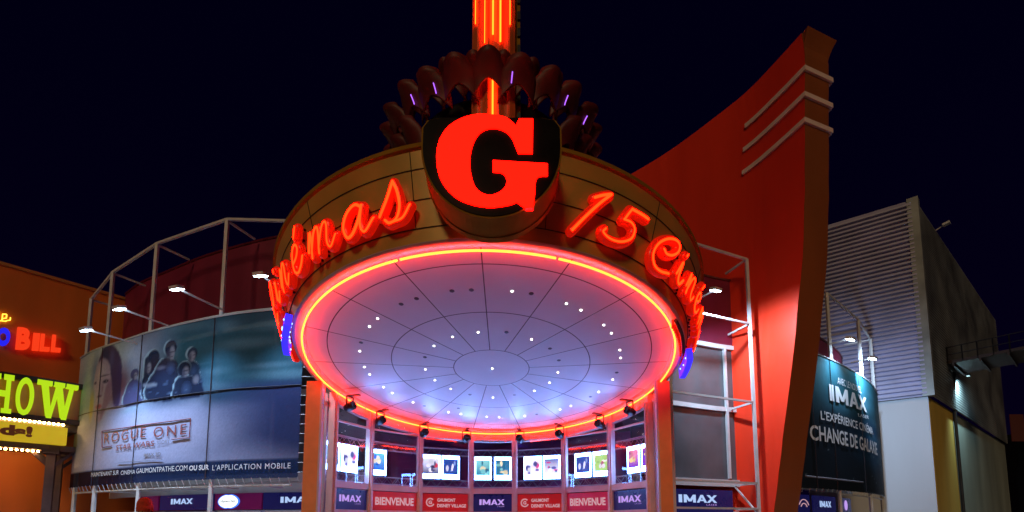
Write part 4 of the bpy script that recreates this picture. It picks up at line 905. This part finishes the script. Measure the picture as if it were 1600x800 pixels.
obj('soffit', MB().add([bc + nL * .1 + V(0, 0, BZ0 - .002), bc + dL * LLn + nL * .1 + V(0, 0, BZ0 - .002), c0 + dL * LLn - nL * .3 + V(0, 0, BZ0 - .002), c0 - nL * .3 + V(0, 0, BZ0 - .002)], [(0, 1, 2, 3)]), M['dark'], bld)
pp = c0 + dR * 7.6 + nRr * .14; pm = MB().tube([pp, pp + V(0, 0, BZ0 + 1.2), pp + V(0, 0, BZ0 + 3.2) + nRr * .2], .11, 8); tag(obj('drain_pipe', pm, M['dark']), 'dark drain pipe on the yellow and grey side wall', 'pipe')
# steel walkway and its lamp
plt = bc + dR * 7.2; plt[2] = at(1500, 575, plt[1])[2]
wk = thing('steel_walkway', 'rusty steel walkway bridging out from the ribbed building', 'walkway', plt)
o_ = plt + dR * -1.5; L_ = 7.0
obj('deck', MB().hexa([o_, o_ + dR * 4.2, o_ + dR * 4.2 + nRr * L_, o_ + nRr * L_, o_ + V(0, 0, .22), o_ + dR * 4.2 + V(0, 0, .22), o_ + dR * 4.2 + nRr * L_ + V(0, 0, .22), o_ + nRr * L_ + V(0, 0, .22)]), M['rust'], wk)
for k in range(5): a = o_ + nRr * (.4 + k * 1.5); obj('joist', MB().beam(a + V(0, 0, -.12), a + dR * 4.2 + V(0, 0, -.12), .12, .22), M['rust'], wk)
rl = MB()
for k in range(9): a = o_ + nRr * (.1 + k * .85); rl.beam(a, a + V(0, 0, 1.3), .06)
for zz in (.7, 1.3): rl.beam(o_ + V(0, 0, zz), o_ + nRr * L_ + V(0, 0, zz), .06)
obj('railing', rl, M['dark'], wk)
wl = thing('wall_lamp', 'lamp under the walkway washing the ribbed side wall', 'lamp', plt + nRr * .6 + V(0, 0, -.5)); a = plt + nRr * .8 + V(0, 0, -.55) + dR * 1.2
obj('housing', MB().box(a, (.5, .25, .14), math.atan2(dR[1], dR[0])), M['dark'], wl); obj('lens', MB().box(a + V(0, 0, -.075), (.4, .18, .01), math.atan2(dR[1], dR[0])), glow('teal_lens', (.6, .95, 1.0), 1.2), wl)
lamp('beam', 'SPOT', a + V(0, 0, -.12), plt + dR * 3 + V(0, 0, -4), 4200, (.55, .9, .95), wl, size=.12, spot=140, blend=.8)
rlp = bc + dR * 6.2 + V(0, 0, BZ1); rf = thing('roof_lamp', 'small floodlight on a short arm at the roof edge', 'lamp', rlp); obj('arm', MB().beam(rlp, rlp + nRr * .5 + V(0, 0, .2), .08), M['steel'], rf); obj('head', MB().beam(rlp + nRr * .45 + V(0, 0, .2), rlp + nRr * .9 + V(0, 0, .28), .4, .16), M['pale'], rf)
db = thing('far_building', 'dark narrow building at far right edge with a red lit window', 'building', (64, 60, 0)); fb = MB().box((70, 60, 6.5), (9, 9, 13)); obj('wall', fb, M['dark'], db)
w0 = at(1592, 668, 55.3); obj('window', MB().box((w0[0], 55.45, w0[2]), (1.6, .08, 3.2)), glow('red_window', (1, .12, .06), .015), db)

# ------------------------------------------------------------------ show hall at the left
KA = Curve([(-29, 19.0), (-25.2, 23.6), (-22.2, 27.3), (-20.5, 29.4), (-17, 33)], side=1)
ha = thing('show_hall', 'orange rendered show hall with lit letters beyond the pale banner', 'building', (-25, 24.5, 0)); zt = 14.45
def strip(K, s0, s1, z0, z1, o, d, n=10):
    mb = MB(); Q = np.linspace(s0, s1, n)
    for k in range(n - 1):
        cs = []
        for z in (z0, z1):
            for q, oo in ((Q[k], o), (Q[k + 1], o), (Q[k + 1], o - d), (Q[k], o - d)): cs.append(K.at(q, z, oo))
        mb.hexa(cs)
    return mb
obj('wall', strip(KA, 0, KA.L, 0, zt, 0, .5), M['owall'], ha); obj('coping', strip(KA, 0, KA.L, zt + .003, zt + .16, .08, .66), M['coping'], ha)
def wall_letters(txt, x0, x1, y0, y1, hpx, m, label, bold, name='letter_sign', shear=0, per=None):
    q0, z0 = KA.z_at(x0, y0); q1, z1 = KA.z_at(x1, y1); h = KA.z_at(x0, y0 - hpx)[1] - z0; ww = q1 - q0; root = thing(name, label, 'sign', KA.at(q0, z0, .1))
    n = len(txt); x = 0.0
    wsum = sum(per)
    for ch, pw in zip(txt, per):
        cw_ = ww * pw / wsum; hh = h * (1.0 if ch == txt[0] else .8)
        vs, fs = text2d(ch, cw_ * .86, hh, bold); b = MB()
        f = lambda X, Y, o: KA.at(q0 + x + X, z0 + (z1 - z0) * (x + X) / ww + Y, o)
        b.add([f(*v, .30) for v in vs], fs)
        e = {}
        for fc in fs:
            for i in range(len(fc)): k = (fc[i], fc[(i + 1) % len(fc)]); e[k] = 1
        nv = len(vs); b.add([f(*v, .30) for v in vs] + [f(*v, .10) for v in vs], [(i, j, j + nv, i + nv) for (i, j) in e if (j, i) not in e])
        obj('letter', b, m, root); x += cw_
    return root
wall_letters('BILL', 25, 98, 547, 552, 34, M['lred'], 'row of four orange red letters on the orange show hall wall', .05, per=[1.25, .6, .9, .9])
wall_letters('O', -6, 17, 541, 543, 28, M['lblue'], 'royal blue letter O left of the orange red letters', .06, per=[1])
ys = thing('neon_sign', 'thin yellow neon script letters above the blue letter O', 'neon sign', KA.at(*KA.z_at(0, 500), .1))
for pts in ([(-12, 503), (-6, 499), (-1, 490), (-4, 486), (-7, 494), (-5, 502), (1, 502)], [(1, 502), (7, 498), (9, 493), (5, 492), (3, 498), (6, 503), (12, 502), (17, 497)]):
    obj('neon_tube', MB().tube([KA.at(*KA.z_at(*p), .12) for p in catmull(pts, 5)], .024, 6), M['yneon'], ys, smooth=True)
# marquee
KM = Curve([(-27.5, 18.0), (-23.5, 22.0), (-22.1, 23.6), (-21.3, 24.9), (-20.8, 26.5)], side=1)
mq = thing('show_marquee', 'black edged marquee with lime HOW letters and rows of bulbs', 'marquee', (-23.2, 23, 0)); q_ = [KM.s_at(x, 7) for x in (-45, 124)]
zt0 = KM.z_at(40, 592)[1]; zb0 = KM.z_at(40, 652)[1]
obj('top_fascia', strip(KM, q_[0], q_[1], zt0 - .12, zt0 + .14, .22, .9, 14), M['signblack'], mq); obj('bottom_fascia', strip(KM, q_[0], q_[1], zb0 - .14, zb0 + .12, .22, .9, 14), M['signblack'], mq)
obj('face', strip(KM, q_[0], q_[1], zb0 + .124, zt0 - .124, 0, .2, 14), M['signface'], mq); obj('canopy_slab', strip(KM, q_[0], q_[1], zb0 - .5, zb0 - .144, -.05, 2.4, 14), M['signblack'], mq)
def big_letter(polys, x0, x1, label=None):
    b = MB(); q0, q1 = KM.s_at(x0, 7), KM.s_at(x1, 7)
    for i, pl in enumerate(polys):
        pl2 = []                        # split long edges so the strokes follow the curve
        for a, c2 in zip(pl, pl[1:] + pl[:1]): pl2.append(a)
        e = i * .004
        b.prism(pl2, lambda x, y: KM.at(q0 + (q1 - q0) * x, zb0 + .05 + (zt0 - zb0 - .02) * y, .26 + e), lambda x, y: KM.at(q0 + (q1 - q0) * x, zb0 + .05 + (zt0 - zb0 - .02) * y, .04 - e))
    obj('letter', b, M['lime'], mq)
def rc(a, b, c, d): return [(a, b), (c, b), (c, d), (a, d)]
big_letter([rc(.12, .1, .32, .9), rc(.68, .1, .88, .9), rc(.3, .44, .7, .58), rc(0, 0, .44, .12), rc(.56, 0, 1, .12), rc(0, .88, .44, 1), rc(.56, .88, 1, 1)], -18, 18)
og = []; N_ = 24
for k in range(N_):
    a, b = 2 * math.pi * k / N_, 2 * math.pi * (k + 1) / N_
    og.append([(.5 + .5 * math.cos(a), .5 + .5 * math.sin(a)), (.5 + .5 * math.cos(b), .5 + .5 * math.sin(b)), (.5 + .26 * math.cos(b), .5 + .36 * math.sin(b)), (.5 + .26 * math.cos(a), .5 + .36 * math.sin(a))])
ob = MB(); q0, q1 = KM.s_at(21, 7), KM.s_at(51, 7)
fO = lambda x, y, o: KM.at(q0 + (q1 - q0) * x, zb0 + .05 + (zt0 - zb0 - .02) * y, o)
for pl in og:
    a, b, c2, d2 = pl; ob.hexa([fO(*a, .04), fO(*b, .04), fO(*c2, .04), fO(*d2, .04), fO(*a, .26), fO(*b, .26), fO(*c2, .26), fO(*d2, .26)])
obj('letter', ob, M['lime'], mq)
big_letter([[(.10, .9), (.27, .9), (.40, .0), (.27, 0)], [(.40, .05), (.56, .9), (.46, .9), (.32, .05)], [(.44, .9), (.60, .9), (.76, 0), (.63, 0)], [(.76, .03), (.90, .9), (.80, .9), (.66, .03)], rc(0, .88, .36, 1), rc(.40, .884, .66, 1.0), rc(.70, .88, 1, 1)], 54, 117)
for k in range(19):
    q = q_[0] + (q_[1] - q_[0]) * (k + .5) / 19 * .86; obj('bulb', MB().ball(KM.at(q, zb0 - .19, .16), .055, 8, 6), M['bulb'], mq, smooth=True)
for k in range(17):
    q = q_[0] + (q_[1] - q_[0]) * (k + .5) / 17 * .86; obj('bulb', MB().ball(KM.at(q, zb0 - 1.55, -.25), .05, 8, 6), M['bulb'], mq, smooth=True)
obj('valance', strip(KM, q_[0], q_[1], zb0 - 1.48, zb0 - 1.2, -.12, 1.6, 14), M['wood'], mq)
yb = thing('lit_sign_box', 'yellow lit sign box with brown letters hanging below the marquee', 'sign', KM.at(KM.s_at(40, 6), 6)); q1 = KM.s_at(103, 6)
zy1 = KM.z_at(50, 664)[1]; zy0 = KM.z_at(50, 692)[1]
obj('box', strip(KM, q_[0], q1, zy0, zy1, .30, .40, 10), M['ybox'], yb)
qa = KM.s_at(-2, 6); qb = KM.s_at(51, 6); t = MB(); put_text(t, 'ds!', lambda x, y: KM.at(qa + x, zy0 + .22 + y, .315), qb - qa, .52, bold=.06); obj('lettering', t, M['ytext'], yb)
for x, off, lab in ((81, -.4, 'dark timber post under the marquee beside the yellow box'), (101, -1.6, 'dark timber post set back behind the first marquee post')):
    q = KM.s_at(x, 4); zt_ = zb0 - 1.2; p = KM.at(q, 0, off); r_ = thing('timber_post', lab, 'post', p, 'posts under the marquee')
    obj('shaft', MB().box((p[0], p[1], zt_ / 2), (.34, .34, zt_), .6), M['wood'], r_); obj('capital', MB().box((p[0], p[1], zt_ - .22), (.62, .62, .4), .6), M['wood'], r_)
    tn = V(*KM.tan(q), 0); obj('brace', MB().beam(p + V(0, 0, zt_ - 1.1), p + tn * 1.0 + V(0, 0, zt_ - .06), .14), M['wood'], r_); obj('brace', MB().beam(p + V(0, 0, zt_ - 1.1), p - tn * 1.0 + V(0, 0, zt_ - .06), .14), M['wood'], r_)
# wall light below the marquee that the bulbs stand for is given by the bulbs themselves

# ------------------------------------------------------------------ person in a red knitted hat
def person(px, py, Y, label):
    top = at(px, py, Y); x0 = top[0]; H = top[2] - .075; root = thing('person', label, 'person', (x0, Y, 0)); k = H / 1.8
    J = [(0, 0, .96, .135), (0, 0, 1.15, .145), (0, .01, 1.38, .15), (0, .01, 1.50, .075), (0, 0, 1.57, .06),
         (.19, .01, 1.44, .075), (.25, .02, 1.16, .055), (.24, -.06, .92, .042), (.235, -.09, .82, .045),
         (-.19, .01, 1.44, .075), (-.25, .02, 1.16, .055), (-.24, -.06, .92, .042), (-.235, -.09, .82, .045),
         (.10, 0, .90, .10), (.11, -.01, .50, .07), (.115, .02, .09, .05), (.125, -.14, .045, .045), (-.10, 0, .90, .10), (-.11, .02, .50, .07), (-.115, .06, .09, .05), (-.125, -.10, .045, .045)]
    E_ = [(0, 1), (1, 2), (2, 3), (3, 4), (2, 5), (5, 6), (6, 7), (7, 8), (2, 9), (9, 10), (10, 11), (11, 12), (0, 13), (13, 14), (14, 15), (15, 16), (0, 17), (17, 18), (18, 19), (19, 20)]
    me = bpy.data.meshes.new('body'); me.from_pydata([(a * k, b * k, c * k) for a, b, c, _ in J], E_, []); o = bpy.data.objects.new('body', me); COL.objects.link(o); o.parent = root; me.materials.append(M['coat'])
    md = o.modifiers.new('skin', 'SKIN'); sk = me.skin_vertices[0].data
    for i, j in enumerate(J): sk[i].radius = (j[3] * k, j[3] * k)
    sk[0].use_root = True; sb_ = o.modifiers.new('sub', 'SUBSURF'); sb_.levels = 2; sb_.render_levels = 2
    hz = 1.685 * k; c = V(x0, Y, hz)
    hd = MB(); hd.ball(c, (.076 * k, .095 * k, .12 * k), 20, 14); hd.ball(c + V(0, -.095 * k, -.012), (.014, .022, .024), 8, 6)
    for s in (-1, 1): hd.ball(c + V(s * .077 * k, .005, -.005), (.012, .022, .032), 8, 6)
    h_ = obj('head', hd, M['skin'], root, smooth=True, fix=False)
    for s in (-1, 1): obj('eye', MB().ball(c + V(s * .03, -.083 * k, .006), (.012, .01, .008), 8, 6), M['eye'], h_, smooth=True)
    obj('mouth', MB().ball(c + V(0, -.083 * k, -.055), (.024, .012, .007), 8, 5), M['lips'], h_, smooth=True)
    obj('hair', MB().ball(c + V(0, .03, -.02), (.085 * k, .085 * k, .11 * k), 16, 10), M['hair'], root, smooth=True)
    ht = MB().lathe([(.094, .012), (.104, .02), (.106, .075), (.100, .08), (.101, .10), (.094, .15), (.074, .19), (.046, .215), (.02, .222), (.001, .224)], Matrix.Translation((x0, Y + .005, hz)) @ Matrix.Rotation(-.10, 4, 'Y') @ Matrix.Scale(H / 1.8, 4), n=22); obj('knitted_hat', ht, M['knit'], root, smooth=True)
    for s in (-1, 1):                   # relaxed hands: palm with four curled fingers and a thumb
        w_ = V(x0 + s * .235 * k, Y - .09 * k, .80 * k); hm = MB(); hm.ball(w_ + V(0, 0, -.03), (.018, .04, .05), 10, 8)
        for q in range(4): b0 = w_ + V(0, -.03 + q * .02, -.07); hm.round_tube([b0, b0 + V(-s * .004, -.003, -.03), b0 + V(-s * .018, -.004, -.052 + .006 * abs(q - 1.5)), b0 + V(-s * .034, -.002, -.062)], .0085, 6)
        b0 = w_ + V(-s * .008, -.035, -.02); hm.round_tube([b0, b0 + V(-s * .012, -.022, -.025), b0 + V(-s * .02, -.026, -.05)], .0095, 6); obj('hand', hm, M['skin'], root, smooth=True, fix=False)
person(227.5, 780.5, 7.3, 'person in a red knitted hat and dark coat before the shops')
